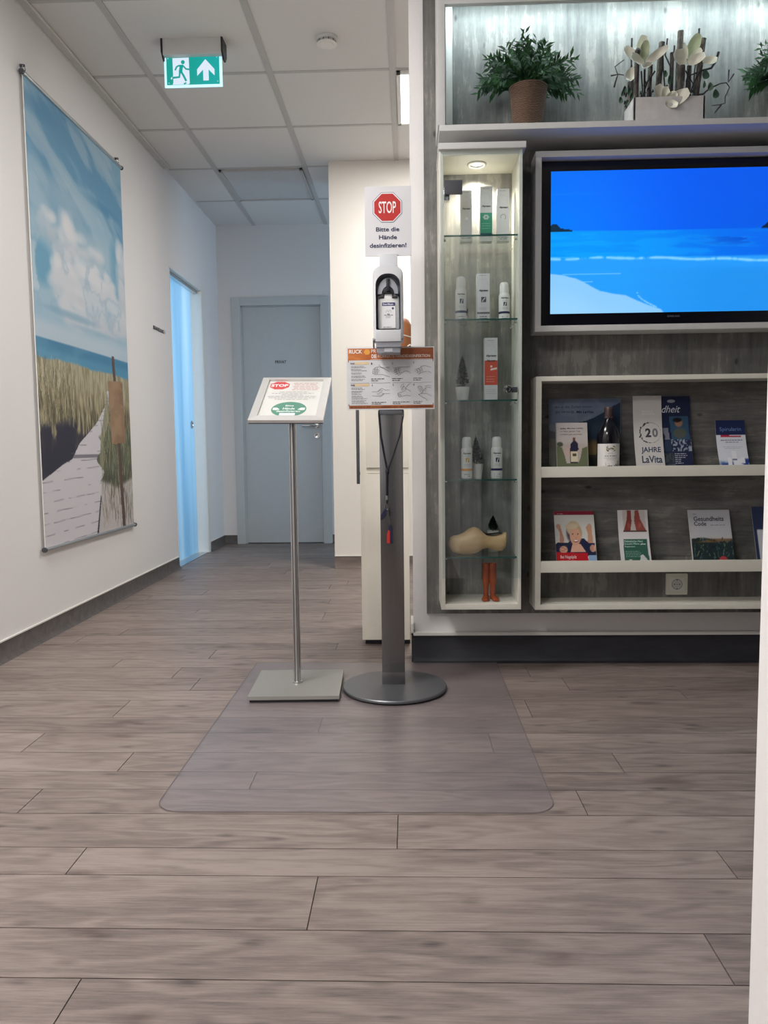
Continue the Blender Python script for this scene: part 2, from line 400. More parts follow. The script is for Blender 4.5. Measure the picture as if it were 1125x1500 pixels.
    def build(self, name, parent=None, label=None):
        root = parent
        while root is not None and root.parent: root = root.parent
        o0 = V(root.location) if root is not None else V((0, 0, 0))
        if root is None and getattr(self, 'origin', None): o0 = V(self.origin)
        me = bpy.data.meshes.new(name)
        me.from_pydata([tuple(V(v)-o0) for v in self.v], [], self.f)
        for m in self.mats: me.materials.append(m)
        me.polygons.foreach_set('material_index', self.m)
        at = me.color_attributes.new('Col', 'FLOAT_COLOR', 'POINT')
        c = np.ones((len(self.v), 4)); c[:, :3] = np.array(self.c)
        at.data.foreach_set('color', c.ravel())
        me.update()
        me.polygons.foreach_set('use_smooth', [True]*len(me.polygons))
        me.set_sharp_from_angle(angle=math.radians(32))
        o = bpy.data.objects.new(name, me); COL.objects.link(o)
        if parent is not None: o.parent = parent
        elif getattr(self, 'origin', None): o.location = self.origin
        if label: o['label'] = label
        return o
def thing(name, label, cat, loc, group=None):
    o = bpy.data.objects.new(name, None); COL.objects.link(o); o.location = loc; o.empty_display_size = 0.05
    o['label'] = label; o['category'] = cat
    if group: o['group'] = group
    return o
def single(mb, name, label, cat, origin, group=None):
    mb.origin = origin; o = mb.build(name); o['label'] = label; o['category'] = cat
    if group: o['group'] = group
    return o
def struct(mb, name): o = mb.build(name); o['kind'] = 'structure'; return o
def sempty(name, loc):
    o = bpy.data.objects.new(name, None); COL.objects.link(o); o.location = loc; o['kind'] = 'structure'; return o

# painting helper: colours in sRGB 0..255, u right, v up (0..1)
class Cv:
    def __init__(self, w_, h, col):
        self.a = np.ones((h, w_, 3))*np.array(col)/255.0
        self.u, self.v = np.meshgrid(np.linspace(0, 1, w_), np.linspace(0, 1, h)); self.w, self.h = w_, h
    def put(self, mask, col):
        c = np.array(col, float)/255.0
        m = np.clip(mask, 0, 1)[..., None]; self.a = self.a*(1-m)+c*m; return self
    def poly(self, pts, col, al=1.0):
        n = len(pts); ins = np.zeros(self.u.shape, bool)
        for i in range(n):
            (x0, y0), (x1, y1) = pts[i], pts[(i+1) % n]
            if y0 == y1: continue
            c = ((y0 > self.v) != (y1 > self.v)) & (self.u < (x1-x0)*(self.v-y0)/(y1-y0)+x0)
            ins ^= c
        return self.put(ins*al, col)
    def ell(self, cx, cy, rx, ry, col, al=1.0, soft=0.15):
        d = ((self.u-cx)/rx)**2+((self.v-cy)/ry)**2
        return self.put(np.clip((1-d)/soft, 0, 1)*al, col)
    def line(self, x0, y0, x1, y1, wd, col, al=1.0, asp=1.0):
        dx, dy = x1-x0, (y1-y0)*asp; L = dx*dx+dy*dy+1e-12
        t = np.clip(((self.u-x0)*dx+(self.v-y0)*asp*dy)/L, 0, 1)
        d = np.hypot(self.u-x0-t*dx, (self.v-y0)*asp-t*dy)
        return self.put(np.clip((wd-d)/(0.4*wd), 0, 1)*al, col)
def fbm(cv, sx, sy, seed, octs=5):
    r = np.random.RandomState(seed); out = np.zeros(cv.u.shape); amp = 1.0; tot = 0
    for o in range(octs):
        nx, ny = int(sx*2**o)+2, int(sy*2**o)+2; g = r.rand(ny+1, nx+1)
        x = cv.u*(nx-1); y = cv.v*(ny-1); xi = x.astype(int); yi = y.astype(int); fx = x-xi; fy = y-yi
        fx = fx*fx*(3-2*fx); fy = fy*fy*(3-2*fy)
        out += amp*((g[yi, xi]*(1-fx)+g[yi, xi+1]*fx)*(1-fy)+(g[yi+1, xi]*(1-fx)+g[yi+1, xi+1]*fx)*fy); tot += amp; amp *= 0.5
    return out/tot
def sm(a, lo, hi): 
    t = np.clip((a-lo)/(hi-lo), 0, 1); return t*t*(3-2*t)

# ================================================================== SETTING
XL = -1.64; CZ = 2.75; YB = 6.76
# floor planks
rnd = random.Random(4)
rows = [-3.0, -2.85, -2.72, -2.57, -2.41, -2.3, -2.15, -2.0, -1.86, -1.7, -1.56, -1.42, -1.27, -1.13, -0.98, -0.83, -0.67, -0.53, -0.38, -0.22, -0.07,
        0.08, 0.21, 0.36, 0.51, 0.65, 0.79, 0.92, 1.01, 1.15, 1.278, 1.448, 1.553, 1.705, 1.833, 1.937, 2.064, 2.211, 2.343, 2.509, 2.612, 2.757, 2.9, 3.017, 3.155]
while rows[-1] < 6.9: rows.append(rows[-1]+rnd.choice((0.128, 0.105, 0.152, 0.168)))
rows[-1] = 6.95
known = {1.01: -0.529, 1.15: 2.2, 1.278: 0.515, 1.448: -0.185-1.35, 1.553: -0.69, 1.705: 0.401, 1.833: -0.402, 1.937: -0.772, 2.064: 0.227, 2.211: -0.275, 2.343: -0.943, 2.612: -0.772, 2.9: -1.159, 3.017: -0.812}
known[1.278] = -0.185; known[1.15] = 0.50; known[1.448] = -0.69; known[1.553] = -0.031
fl = MB()
fl.quad((-3.4, -3, -0.003), (3.2, -3, -0.003), (3.2, 6.95, -0.003), (-3.4, 6.95, -0.003), 'gap')
g = 0.0011
for i in range(len(rows)-1):
    y0, y1 = rows[i], rows[i+1]; L = 1.32
    x = known.get(rows[i], rnd.uniform(-0.6, 0.6))
    while x > -3.4: x -= L
    while x < 3.2:
        xa, xb = max(x, -3.4), min(x+L, 3.2)
        if xb > xa+0.01:
            fl.box(xa+g, xb-g, y0+g, y1-g, -0.02, 0.0, 'floor', col=(rnd.random(), rnd.random(), 0))
        x += L
struct(fl, 'floor')
# ceiling and grid
ce = MB(); ce.box(-3.4, 3.2, -3, 6.95, CZ, CZ+0.05, 'ceiling'); struct(ce, 'ceiling')
barx = (-1.305, -0.69, -0.065, 0.56, 1.18, 1.8)
tb = MB()
for x in barx: tb.box(x-0.016, x+0.016, -3, 6.95, CZ-0.004, CZ+0.001, 'tbar', 0.0008)
k = 0
ys = [6.10, 5.41, 4.755, 4.085, 3.41]
while ys[-1] > -2.8: ys.append(ys[-1]-0.67)
xs = [XL]+list(barx)+[2.6]
for y in ys:
    for a, b in zip(xs[:-1], xs[1:]):
        tb.box(a+0.018, b-0.018, y-0.011, y+0.011, CZ-0.003, CZ+0.001, 'tbar', 0.0006)
struct(tb, 'trim_1')
# walls
def wallbox(name, *b, mat='wall'): m = MB(); m.box(*b, mat); return struct(m, name)
DY0, DY1, DZ = 5.395, 6.21, 2.10
m = MB(); m.box(XL-0.16, XL, -3, DY0, 0, CZ, 'wall'); m.box(XL-0.16, XL, DY1, 6.95, 0, CZ, 'wall'); m.box(XL-0.16, XL, DY0, DY1, DZ, CZ, 'wall')
struct(m, 'wall_left')
BX0, BX1 = -1.455, -0.74
m = MB(); m.box(XL, BX0, YB, YB+0.15, 0, CZ, 'wall'); m.box(BX1, 3.2, YB, YB+0.15, 0, CZ, 'wall'); m.box(BX0, BX1, YB, YB+0.15, 2.085, CZ, 'wall')
struct(m, 'wall_back')
wallbox('wall_column', -0.52, 2.6, 5.33, 5.75, 0, CZ, mat='column')
wallbox('wall_right_display', 0.014, 3.2, 2.98, 3.12, 0, CZ)
wallbox('wall_right_near', 0.318, 0.45, -3, 0.70, 0, CZ)
wallbox('wall_right', 3.05, 3.2, -3, 6.95, 0, CZ)
wallbox('wall_rear', -3.4, 3.2, -3.1, -3, 0, CZ, mat='rearwall')
m = MB(); m.box(-3.5, -3.4, 4.6, 6.95, 0, CZ, 'wall'); m.box(-3.4, XL-0.16, 4.5, 4.6, 0, CZ, 'wall'); m.box(-3.4, XL-0.16, 6.91, 6.99, 0, CZ, 'wall')
struct(m, 'wall_treatment_room')
# baseboards, coved vinyl with a pale top bead
def skirt_x(m, x, y0, y1, sgn, h, mat, bead=True):     # runs along y, faces sgn x
    pr = [(0, 0), (0.028, 0), (0.014, 0.006), (0.006, 0.02), (0.004, h), (0, h)]
    fr = Fr((x, y0, 0), (sgn, 0, 0), (0, 0, 1))
    n = len(pr); vs = [V((x+sgn*a, yy, b)) for yy in (y0, y1) for a, b in pr]
    m.add(vs, [(k, (k+1) % n, n+(k+1) % n, n+k) for k in range(n)]+[tuple(range(n)), tuple(range(n, 2*n))], mat)
    if bead: m.box(min(x, x+sgn*0.007), max(x, x+sgn*0.007), y0, y1, h, h+0.006, 'white')
def skirt_y(m, y, x0, x1, h, mat, bead=True):          # runs along x, faces -y
    pr = [(0, 0), (0.028, 0), (0.014, 0.006), (0.006, 0.02), (0.004, h), (0, h)]
    n = len(pr); vs = [V((xx, y-a, b)) for xx in (x0, x1) for a, b in pr]
    m.add(vs, [(k, (k+1) % n, n+(k+1) % n, n+k) for k in range(n)]+[tuple(range(n)), tuple(range(n, 2*n))], mat)
    if bead: m.box(x0, x1, y-0.007, y, h, h+0.006, 'white')
m = MB(); skirt_x(m, XL, -3, DY0-0.002, 1, 0.078, 'skirt'); skirt_x(m, XL, DY1+0.06, YB, 1, 0.078, 'skirt'); struct(m, 'baseboard_left')
m = MB(); skirt_y(m, YB, XL, BX0-0.06, 0.078, 'skirt'); skirt_y(m, YB, BX1+0.06, 2, 0.078, 'skirt'); struct(m, 'baseboard_back')
m = MB(); skirt_y(m, 5.33, -0.52, 2.6, 0.085, 'skirt2'); struct(m, 'baseboard_column')
m = MB(); skirt_y(m, 2.972, 0.014, 3.2, 0.105, 'skirtshade', False); m.box(0.004, 3.2, 2.955, 2.98, 0.107, 0.119, 'white', 0.001)
m.box(0.004, 0.0139, 2.955, 3.1, 0.107, 0.155, 'white', 0.001); m.box(0.006, 0.0139, 2.965, 3.1, 0, 0.107, 'skirtshade')
struct(m, 'baseboard_right')
# back door
d = sempty('door_1', ((BX0+BX1)/2, YB, 0))
m = MB()
m.box(BX0-0.065, BX0+0.008, YB-0.018, YB+0.02, 0, 2.14, 'door', 0.003); m.box(BX1-0.008, BX1+0.065, YB-0.018, YB+0.02, 0, 2.14, 'door', 0.003)
m.box(BX0+0.008, BX1-0.008, YB-0.018, YB+0.02, 2.072, 2.14, 'door', 0.003)
m.box(BX0, BX0+0.02, YB+0.02, YB+0.12, 0, 2.08, 'door'); m.box(BX1-0.02, BX1, YB+0.02, YB+0.12, 0, 2.08, 'door'); m.box(BX0, BX1, YB+0.02, YB+0.12, 2.065, 2.085, 'door')
m.build('door_frame', d)
m = MB(); m.box(BX0+0.021, BX1-0.021, YB+0.022, YB+0.06, 0.006, 2.064, 'door', 0.003); leaf = m.build('door_leaf', d)
m = MB(); hx, hz, hy = -0.80, 1.035, YB+0.022
m.lathe([(0.024, 0), (0.026, -0.004), (0.024, -0.009), (0.011, -0.010), (0.010, -0.045)], (hx, hy, hz), 'chrome', axis='y')
m.tube([(hx, hy-0.045, hz), (hx-0.03, hy-0.052, hz), (hx-0.125, hy-0.050, hz)], 0.009, 'chrome', 10); m.build('door_handle', leaf)
m = MB(); m.lathe([(0.024, 0), (0.026, -0.004), (0.024, -0.008), (0.01, -0.0081), (0.006, -0.006)], (hx, hy, hz-0.085), 'chrome', axis='y'); m.build('lock_rosette', leaf)
m = MB(); fr = Fr((-1.155, hy-0.001, 1.578), (1, 0, 0), (0, 0, 1)); m.text('PRIVAT', (0, 0, 0.098, 0.026), fr, 0.0005, s(40, 42, 48), bold=0.02); m.build('lettering', leaf)
# sliding glass door in the left wall
d = sempty('door_2', (XL, 5.8, 0))
m = MB()
m.box(XL-0.165, XL+0.002, DY1-0.006, DY1+0.0, 0, DZ, 'white'); m.box(XL-0.165, XL+0.002, DY0, DY0+0.006, 0, DZ, 'white'); m.box(XL-0.165, XL+0.002, DY0, DY1, DZ-0.006, DZ, 'white')
m.box(XL-0.002, XL+0.008, DY1, DY1+0.055, 0, DZ+0.03, 'white', 0.002)
m.box(XL-0.06, XL-0.03, DY0, DY1, DZ-0.03, DZ-0.006, 'alu')
m.build('door_frame', d)
m = MB(); m.box(XL-0.082, XL-0.074, DY0-0.0, DY1-0.04, 0.012, DZ-0.02, 'frost'); gp = m.build('glass_pane', d)
m = MB(); m.lathe([(0.030, 0.0), (0.032, 0.005), (0.026, 0.008), (0.020, 0.003), (0.0, 0.003)], (XL-0.074, DY1-0.12, 1.035), 'chrome', axis='x'); m.build('finger_pull', gp)
m = MB(); m.box(XL-0.16, XL, DY0, DY1, 0.0, 0.004, 'alu'); m.build('threshold', d)

# ceiling rail along the left wall
m = MB(); m.box(XL, XL+0.042, -3, 5.34, CZ-0.012, CZ-0.0045, 'white', 0.001); m.box(XL+0.006, XL+0.036, -3, 5.34, CZ-0.0155, CZ-0.012, 'greyframe')
m.box(XL, XL+0.004, -3, 5.34, CZ-0.022, CZ-0.012, 'white')
single(m, 'ceiling_rail', 'long white rail fixed along the ceiling edge above the beach banner', 'rail', (XL, 1.2, CZ-0.022))

# ceiling lamps
def ceiling_lamp(x0, x1, y0, y1, label, lit=True):
    fm_ = 'white' if lit else 'tbar'; t = thing('ceiling_lamp', label, 'ceiling lamp', ((x0+x1)/2, (y0+y1)/2, CZ-0.02))
    m = MB(); b = 0.02
    m.box(x0, x1, y0, y0+b, CZ-0.014, CZ, fm_, 0.001); m.box(x0, x1, y1-b, y1, CZ-0.014, CZ, fm_, 0.001)
    m.box(x0, x0+b, y0, y1, CZ-0.014, CZ, fm_, 0.001); m.box(x1-b, x1, y0, y1, CZ-0.014, CZ, fm_, 0.001); m.build('frame', t)
    m = MB(); m.box(x0+b, x1-b, y0+b, y1-b, CZ-0.007, CZ-0.001, 'panel' if lit else 'greyframe'); m.build('diffuser', t)
ceiling_lamp(-0.045, 0.545, 4.10, 4.745, 'bright square ceiling lamp cut off by the display wall edge')
ceiling_lamp(-1.285, -0.71, 5.43, 6.08, 'unlit square panel set in the ceiling before the grey door', False)
# smoke detector
t = thing('smoke_detector', 'small round white smoke detector on the ceiling right of the exit sign', 'smoke detector', (-0.365, 3.77, CZ-0.03))
m = MB(); m.lathe([(0.052, 0), (0.054, -0.008), (0.048, -0.014), (0.044, -0.015)], (-0.365, 3.77, CZ), 'greyframe'); m.build('base', t)
m = MB()
m.lathe([(0.034, -0.012), (0.036, -0.026), (0.028, -0.033), (0.0, -0.034)], (-0.365, 3.77, CZ), 'white')
for k in range(10):
    a = 2*PI*k/10; m.box(-0.365+0.040*math.cos(a)-0.002, -0.365+0.040*math.cos(a)+0.002, 3.77+0.04*math.sin(a)-0.002, 3.77+0.04*math.sin(a)+0.002, CZ-0.026, CZ-0.013, 'darkgrey')
m.lathe([(0.046, -0.026), (0.047, -0.029), (0.034, -0.030)], (-0.365, 3.77, CZ), 'white'); m.build('cover', t)

# ------------------------------------------------------------------ exit sign
EX0, EX1, EY = -1.135, -0.852, 3.735
t = thing('exit_sign', 'green lit emergency exit sign with running figure hanging from the ceiling', 'exit sign', ((EX0+EX1)/2, EY, CZ-0.21))
m = MB(); m.box(EX0+0.004, EX1-0.004, EY, EY+0.075, CZ-0.072, CZ, 'greyframe', 0.002); hs = m.build('housing', t)
for xa, xb in ((EX0-0.004, EX0+0.004), (EX1-0.004, EX1+0.004)):
    m = MB(); frx = Fr((xa, EY-0.004, CZ), (0, 1, 0), (0, 0, 1))
    m.prism([(0, 0), (0.083, 0), (0.083, -0.06), (0.06, -0.088), (0.03, -0.088), (0.0, -0.06)], frx, 0, xb-xa, 'black')
    m.build('end_cap', t, 'black end cap')
PXa, PXb, PZa, PZb = -1.135, -0.861, 2.544, 2.690; PY = EY+0.03
m = MB()
m.box(PXa, PXb, PY, PY+0.008, PZa, PZb, 'exitglow', 0.001)
ef = Fr((PXa, PY-0.0005, PZa), (1, 0, 0), (0, 0, 1)); W, Hh = PXb-PXa, PZb-PZa
bx0, by0, bx1, by1 = 0.011, 0.010, W-0.012, Hh-0.007
cv = Cv(24, 14, (0, 158, 146)); cv.put(0.35*sm(cv.u, 0.3, 1.0), (0, 182, 196))
def emap(u, v, o): return ef(bx0+(bx1-bx0)*u, by0+(by1-by0)*v, 0.0006+o)
m.canvas(cv, emap, 'exitsign')
WH = s(222, 236, 250); GR = s(0, 160, 150)
def ep(pts): return [(bx0+(bx1-bx0)*a, by0+(by1-by0)*(1-b)) for a, b in pts]
def px(x, y): return ((x-145)/(940-145), (y-437)/(852-437))
m.poly(ep([px(240, 462), px(485, 460), px(490, 835), px(470, 848), px(232, 848), px(243, 815)]), ef, 0.0012, 'exitsign', WH)
q = px(395, 525); m.disc(bx0+(bx1-bx0)*q[0], by0+(by1-by0)*(1-q[1]), 0.0092, 0.0092, ef, 0.0018, GR, 'exitsign')
for pts, wd in (([(345, 580), (400, 580), (440, 625), (492, 632)], 0.0075), ([(400, 572), (330, 575), (300, 590), (275, 640)], 0.0075), ([(370, 585), (355, 670)], 0.0165),
                ([(350, 650), (335, 740), (228, 748)], 0.0095), ([(365, 660), (400, 720), (438, 800)], 0.0095), ([(402, 842), (438, 824)], 0.0065)):
    m.stroke([(bx0+(bx1-bx0)*px(a, b)[0], by0+(by1-by0)*(1-px(a, b)[1])) for a, b in pts], wd, ef, 0.0018, GR, 'exitsign')
m.poly(ep([px(205, 768), px(212, 742), px(240, 722), px(240, 745), px(222, 770)]), ef, 0.0012, 'exitsign', WH)
m.poly(ep([px(733, 487), px(867, 635), px(867, 728), px(778, 640), px(778, 798), px(695, 798), px(695, 640), px(605, 728), px(605, 635)]), ef, 0.0012, 'exitsign', WH)
for a, b in ((172, 468), (905, 462), (178, 823), (912, 812)):
    q = px(a, b); m.disc(bx0+(bx1-bx0)*q[0], by0+(by1-by0)*(1-q[1]), 0.0022, 0.0022, ef, 0.0014, WH, 'exitsign', 10)
m.build('lit_panel', t)

# ------------------------------------------------------------------ beach banner on the left wall
BY0, BY1, BZ0, BZ1 = 3.375, 4.49, 0.40, 2.445
t = thing('hanging_banner', 'tall beach photo banner of clouds, sea and a boardwalk hanging on the left wall', 'banner', (XL+0.02, (BY0+BY1)/2, BZ0))
cv = Cv(250, 460, (158, 188, 206))
n1 = fbm(cv, 3, 4, 3); n2 = fbm(cv, 7, 12, 8); n3 = fbm(cv, 3, 9, 21)
HZ = 0.462   # sea horizon
def fb2(seed, sx, sy, kx):      # noise sheared along the wind
    q = Cv(2, 2, (0, 0, 0)); q.u = np.clip(cv.u, 0, 1); q.v = np.clip((cv.v+kx*(1-cv.u))/(1+abs(kx)), 0, 1); return fbm(q, sx, sy, seed)
st1 = fb2(5, 2, 16, -.22); st2 = fb2(15, 3, 22, -.22)
cv.put(sm(cv.v, .70, .95)*.55, (112, 162, 192)); cv.put(sm(st1, .42, .62)*sm(cv.v, .70, .80)*.85, (92, 146, 182)); cv.put(sm(st2, .50, .66)*sm(cv.v, .72, .84)*.6, (170, 194, 208))
cv.ell(0.72, 0.845, 0.26, 0.016, (74, 134, 172), .55, 1.0); cv.ell(0.10, 0.955, 0.2, 0.03, (80, 138, 176), .6, 1.0); cv.ell(.35, .80, .35, .05, (176, 198, 210), .6, 1.0)
cv.ell(0.08, 0.625, 0.14, 0.06, (98, 158, 188), .9, .7); cv.ell(0.90, 0.72, 0.12, 0.085, (104, 160, 190), .8, .8); cv.ell(0.82, 0.61, 0.16, 0.05, (100, 158, 188), .85, .8); cv.ell(.5, .72, .4, .05, (176, 198, 208), .5, 1)
def puff(cx, cy, rx, ry, seed, n=26):
    r = random.Random(seed)
    for i in range(n):
        a = r.random()*2*PI; d = r.random()**.5; x = cx+rx*d*math.cos(a); y = cy+ry*d*math.sin(a); q = r.uniform(.14, .32)
        lt = 0.5+0.5*(math.sin(a)*d); c = (190+34*lt, 197+28*lt, 206+22*lt)
        cv.ell(x, y, rx*q+.02, ry*q+.007, c, .42, 1.0)
puff(.32, .675, .10, .085, 1, 60); puff(.28, .60, .13, .05, 2, 50); puff(.42, .555, .20, .05, 3, 70); puff(.78, .575, .24, .06, 4, 90); puff(.66, .64, .18, .04, 5, 50); puff(.97, .69, .08, .10, 6, 50); puff(.50, .70, .2, .035, 12, 26); puff(.14, .72, .10, .03, 13, 16); puff(.5, .62, .3, .05, 19, 50)
nb = fbm(cv, 9, 16, 41)
cv.put(sm(nb, .48, .60)*sm(cv.v, .5, .56)*sm(.72-cv.v, 0, .06)*.5, (134, 170, 192)); cv.put(sm(nb, .54, .66)*sm(cv.v, .53, .58)*sm(.70-cv.v, 0, .06)*.5, (226, 228, 230))
cv.ell(.35, .533, .34, .012, (122, 164, 190), .7, 1.0); cv.ell(.62, .512, .34, .010, (146, 180, 200), .7, 1.0); cv.put(sm(.515-cv.v, 0, .03)*.85, (184, 200, 212))
sea = sm(HZ-cv.v, -0.001, 0.001)
cv.put(sea, (66, 128, 164)); cv.put(sea*sm(.45-cv.v, 0, .02)*.6, (90, 152, 184)); cv.put(sea*sm(n3, .5, .6)*.25, (120, 172, 196))
gy = 0.412+0.02*fbm(cv, 9, 2, 5)-0.008*cv.u                      # dune grass top
gr = sm(gy-cv.v, -0.004, 0.004)
st = fbm(cv, 60, 14, 31, 3)
st = fbm(cv, 95, 26, 31, 3); cl = fbm(cv, 9, 14, 35)
cv.put(gr, (172, 166, 140)); cv.put(gr*sm(st, .42, .6)*.7, (128, 120, 92)); cv.put(gr*sm(.385-cv.v+.05*(cl-.5), 0, .07)*.5, (128, 116, 84)); cv.put(gr*sm(.36-cv.v+.1*(cl-.5), 0, .06)*sm(st, .35, .55), (88, 82, 60)); cv.put(gr*sm(fbm(cv, 80, 20, 77, 2), .55, .75)*.5, (208, 200, 170))
# boardwalk
walk = [(.695, .372), (.665, .33), (.56, .285), (.36, .232), (.28, .195), (.20, .185), (.0, .150), (0, 0), (.52, 0), (.58, .10), (.60, .16), (.62, .22), (.70, .29), (.72, .372)]
dk = sm(.262+.10*(cl-.5)+.04*(st-.5)-cv.v-.02*cv.u, -.004, .012)*(cv.u < .46)*sm(cv.v, .10, .12); cv.put(dk*.92, (44, 42, 56)); cv.put(dk*sm(st, .55, .7)*.4, (96, 90, 84)); 
mk = fbm(cv, 16, 20, 9)
cv.put(sm(.285-cv.v+.05*cv.u, 0, .03)*sm(cv.v, .15, .17)*sm(.42-cv.u, 0, .08)*sm(mk, .3, .42), (38, 38, 56))
cv.poly(walk, (206, 203, 208))
inw = np.zeros(cv.u.shape)
for k in range(22):
    y = .002+.345*(1-(1-k/22.)**1.7); x0, x1 = 0, .74
    tmp = np.clip(1-np.abs(cv.v-(y+.012*(cv.u)))/(.0016), 0, 1)*sm(fbm(cv, 14, 60, 50+k, 2), .40, .55)
    edge = .52+.2*sm(np.array(y), 0, .3)
    left = np.interp(y, [0, .15, .185, .232, .285, .33, .372], [0, 0, .2, .36, .56, .665, .70])
    cv.put(tmp*(cv.u > left)*(cv.u < edge+.02)*(cv.v < .36)*.8, (96, 92, 104))
cv.poly([(.28, .197), (.62, .197), (.62, .205), (.30, .206)], (74, 70, 84), .6)
cv.poly([(.52, 0), (1, 0), (1, .19), (.60, .165), (.575, .10)], (190, 184, 184)); cv.poly([(.515, 0), (.535, 0), (.585, .095), (.575, .10)], (50, 46, 62))
cv.put(sm(st, .45, .6)*sm(fbm(cv, 6, 12, 66), .45, .55)*(cv.v < .17)*(cv.u > .58)*.8, (112, 108, 92))
bush = sm(.30-cv.v-.22*np.abs(cv.u-.82), -.01, .01)*sm(cv.v-.115-.12*np.abs(cv.u-.8), -.01, .01)*(cv.u > .585+.04*np.sin(cv.v*90))
cv.put(bush, (120, 124, 100)); cv.put(bush*sm(st, .4, .6)*.8, (70, 78, 58)); cv.put(bush*sm(.18-cv.v, 0, .04)*.6, (52, 54, 48))
cv.poly([(.70, .372), (.72, .30), (.62, .235), (.66, .20), (.60, .16), (.585, .2), (.60, .25)], (138, 138, 112), .9)
rr = random.Random(9)
for k in range(900):
    x = rr.uniform(.0, 1.0); 
    if .34 < x < .6: continue
    if x < .45: y = rr.uniform(.27, .40); h = rr.uniform(.015, .035)
    else: y = rr.uniform(.02, .30); h = rr.uniform(.015, .05)
    if x > .45 and x < .60: continue
    c = rr.choice([(92, 84, 58), (200, 192, 160), (150, 142, 108), (70, 72, 54)])
    i0, i1 = int(y*459), min(459, int((y+h)*459)); xx = x*249; sl = rr.uniform(-.3, .3)
    for j in range(i0, i1):
        q = int(xx+sl*(j-i0));
        if 0 <= q < 250: cv.a[j, q] = cv.a[j, q]*.45+np.array(c)/255*.55
# sign post with blank board
cv.poly([(.775, .468), (.81, .468), (.885, .0), (.845, .0)], (96, 74, 62)); cv.put(sm(st, .4, .6)*(np.abs(cv.u-(.79+.15*(.468-cv.v)))<.02)*(cv.v < .468)*.4, (60, 48, 46))
cv.poly([(.715, .398), (.905, .405), (.925, .235), (.738, .232)], (148, 120, 92))
bd = (cv.v < .40) & (cv.v > .235) & (cv.u > .73) & (cv.u < .915)
cv.put(bd*sm(fbm(cv, 10, 40, 91), .45, .65)*.45, (110, 84, 62)); cv.put(bd*sm(fbm(cv, 4, 6, 92), .5, .7)*.35, (176, 148, 116))
m = MB()
def bmap(u, v, o): return V((XL+0.014+o+0.004*math.sin(u*PI)*math.sin(v*PI), BY0+(BY1-BY0)*u, BZ0+(BZ1-BZ0)*v))
m.canvas(cv, bmap, 'banner'); n0 = 0
fs = (XL+0.011)
m.quad((fs, BY0, BZ0), (fs, BY0, BZ1), (fs, BY1, BZ1), (fs, BY1, BZ0), 'white')
m.box(XL+0.011, XL+0.015, BY0-0.002, BY0, BZ0, BZ1, 'white')
m.build('printed_cloth', t)
for nm, z in (('top_rod', BZ1), ('bottom_rod', BZ0)):
    m = MB(); m.tube([(XL+0.016, BY0-0.012, z), (XL+0.016, BY1+0.012, z)], 0.009, 'alu', 14)
    for y in (BY0-0.012, BY1+0.012): m.lathe([(0.011, -0.006), (0.012, 0), (0.011, 0.006)], (XL+0.016, y, z), 'darkgrey', axis='y')
    rod = m.build(nm, t)
    if nm == 'top_rod':
        for y in (BY0+0.01, BY1-0.04):
            m = MB(); pts = [(XL+0.016, y+0.011*math.cos(a), z+0.020+0.013*math.sin(a)) for a in [k*PI/8 for k in range(17)]]
            m.tube(pts, 0.002, 'chrome', 6); m.lathe([(0.007, 0), (0.005, 0.02)], (XL+0.0, y, z+0.033), 'darkgrey', axis='x', seg=12); m.build('hook', rod)

# wall lettering beside the glass door
m = MB(); fr = Fr((XL+0.001, 5.01, 1.616), (0, 1, 0), (0, 0, 1))
m.text('BEHANDLUNG 1', (0, 0, 0.24, 0.026), Fr((XL+0.002, 5.01, 1.616), (0, 1, 0), (0, 0, 1)), 0.0, s(30, 30, 36), bold=0.03)
single(m, 'wall_lettering', 'small black capital letters on the white wall left of the blue glass door', 'lettering', (XL+0.001, 5.13, 1.616))

# ------------------------------------------------------------------ cream cabinet behind the dispenser
CX0, CX1, CY = -0.203, 0.0, 3.23
t = thing('cream_cabinet', 'narrow tall cream cabinet standing behind the dispenser stand against the display wall', 'cabinet', ((CX0+CX1)/2, CY+0.2, 0))
m = MB(); m.box(CX0, CX1, CY, CY+0.42, 0.022, 1.245, 'creamcab', 0.0015); body = m.build('body', t)
m = MB(); m.box(CX0+0.012, CX1, CY+0.02, CY+0.40, 0, 0.022, 'black'); m.build('plinth', t)
m = MB(); m.box(CX0+0.024, CX1, CY-0.017, CY-0.001, 0.026, 0.730, 'creamcab', 0.002); m.build('door', t)
m = MB(); m.box(CX0+0.024, CX1, CY-0.017, CY-0.001, 0.755, 1.24, 'creamcab', 0.002); m.build('door', t)
m = MB(); m.box(CX0+0.026, CX1, CY-0.008, CY-0.001, 0.732, 0.753, 'creamcab'); m.build('grip_rail', t)
m = MB(); m.box(CX0-0.026, CX0-0.012, CY+0.16, CY+0.172, 0.68, 1.12, 'darkgrey', 0.002)
for z in (0.72, 1.08): m.box(CX0-0.016, CX0+0.001, CY+0.162, CY+0.17, z, z+0.012, 'darkgrey')
m.build('side_handle', t, 'slim dark grey side handle')
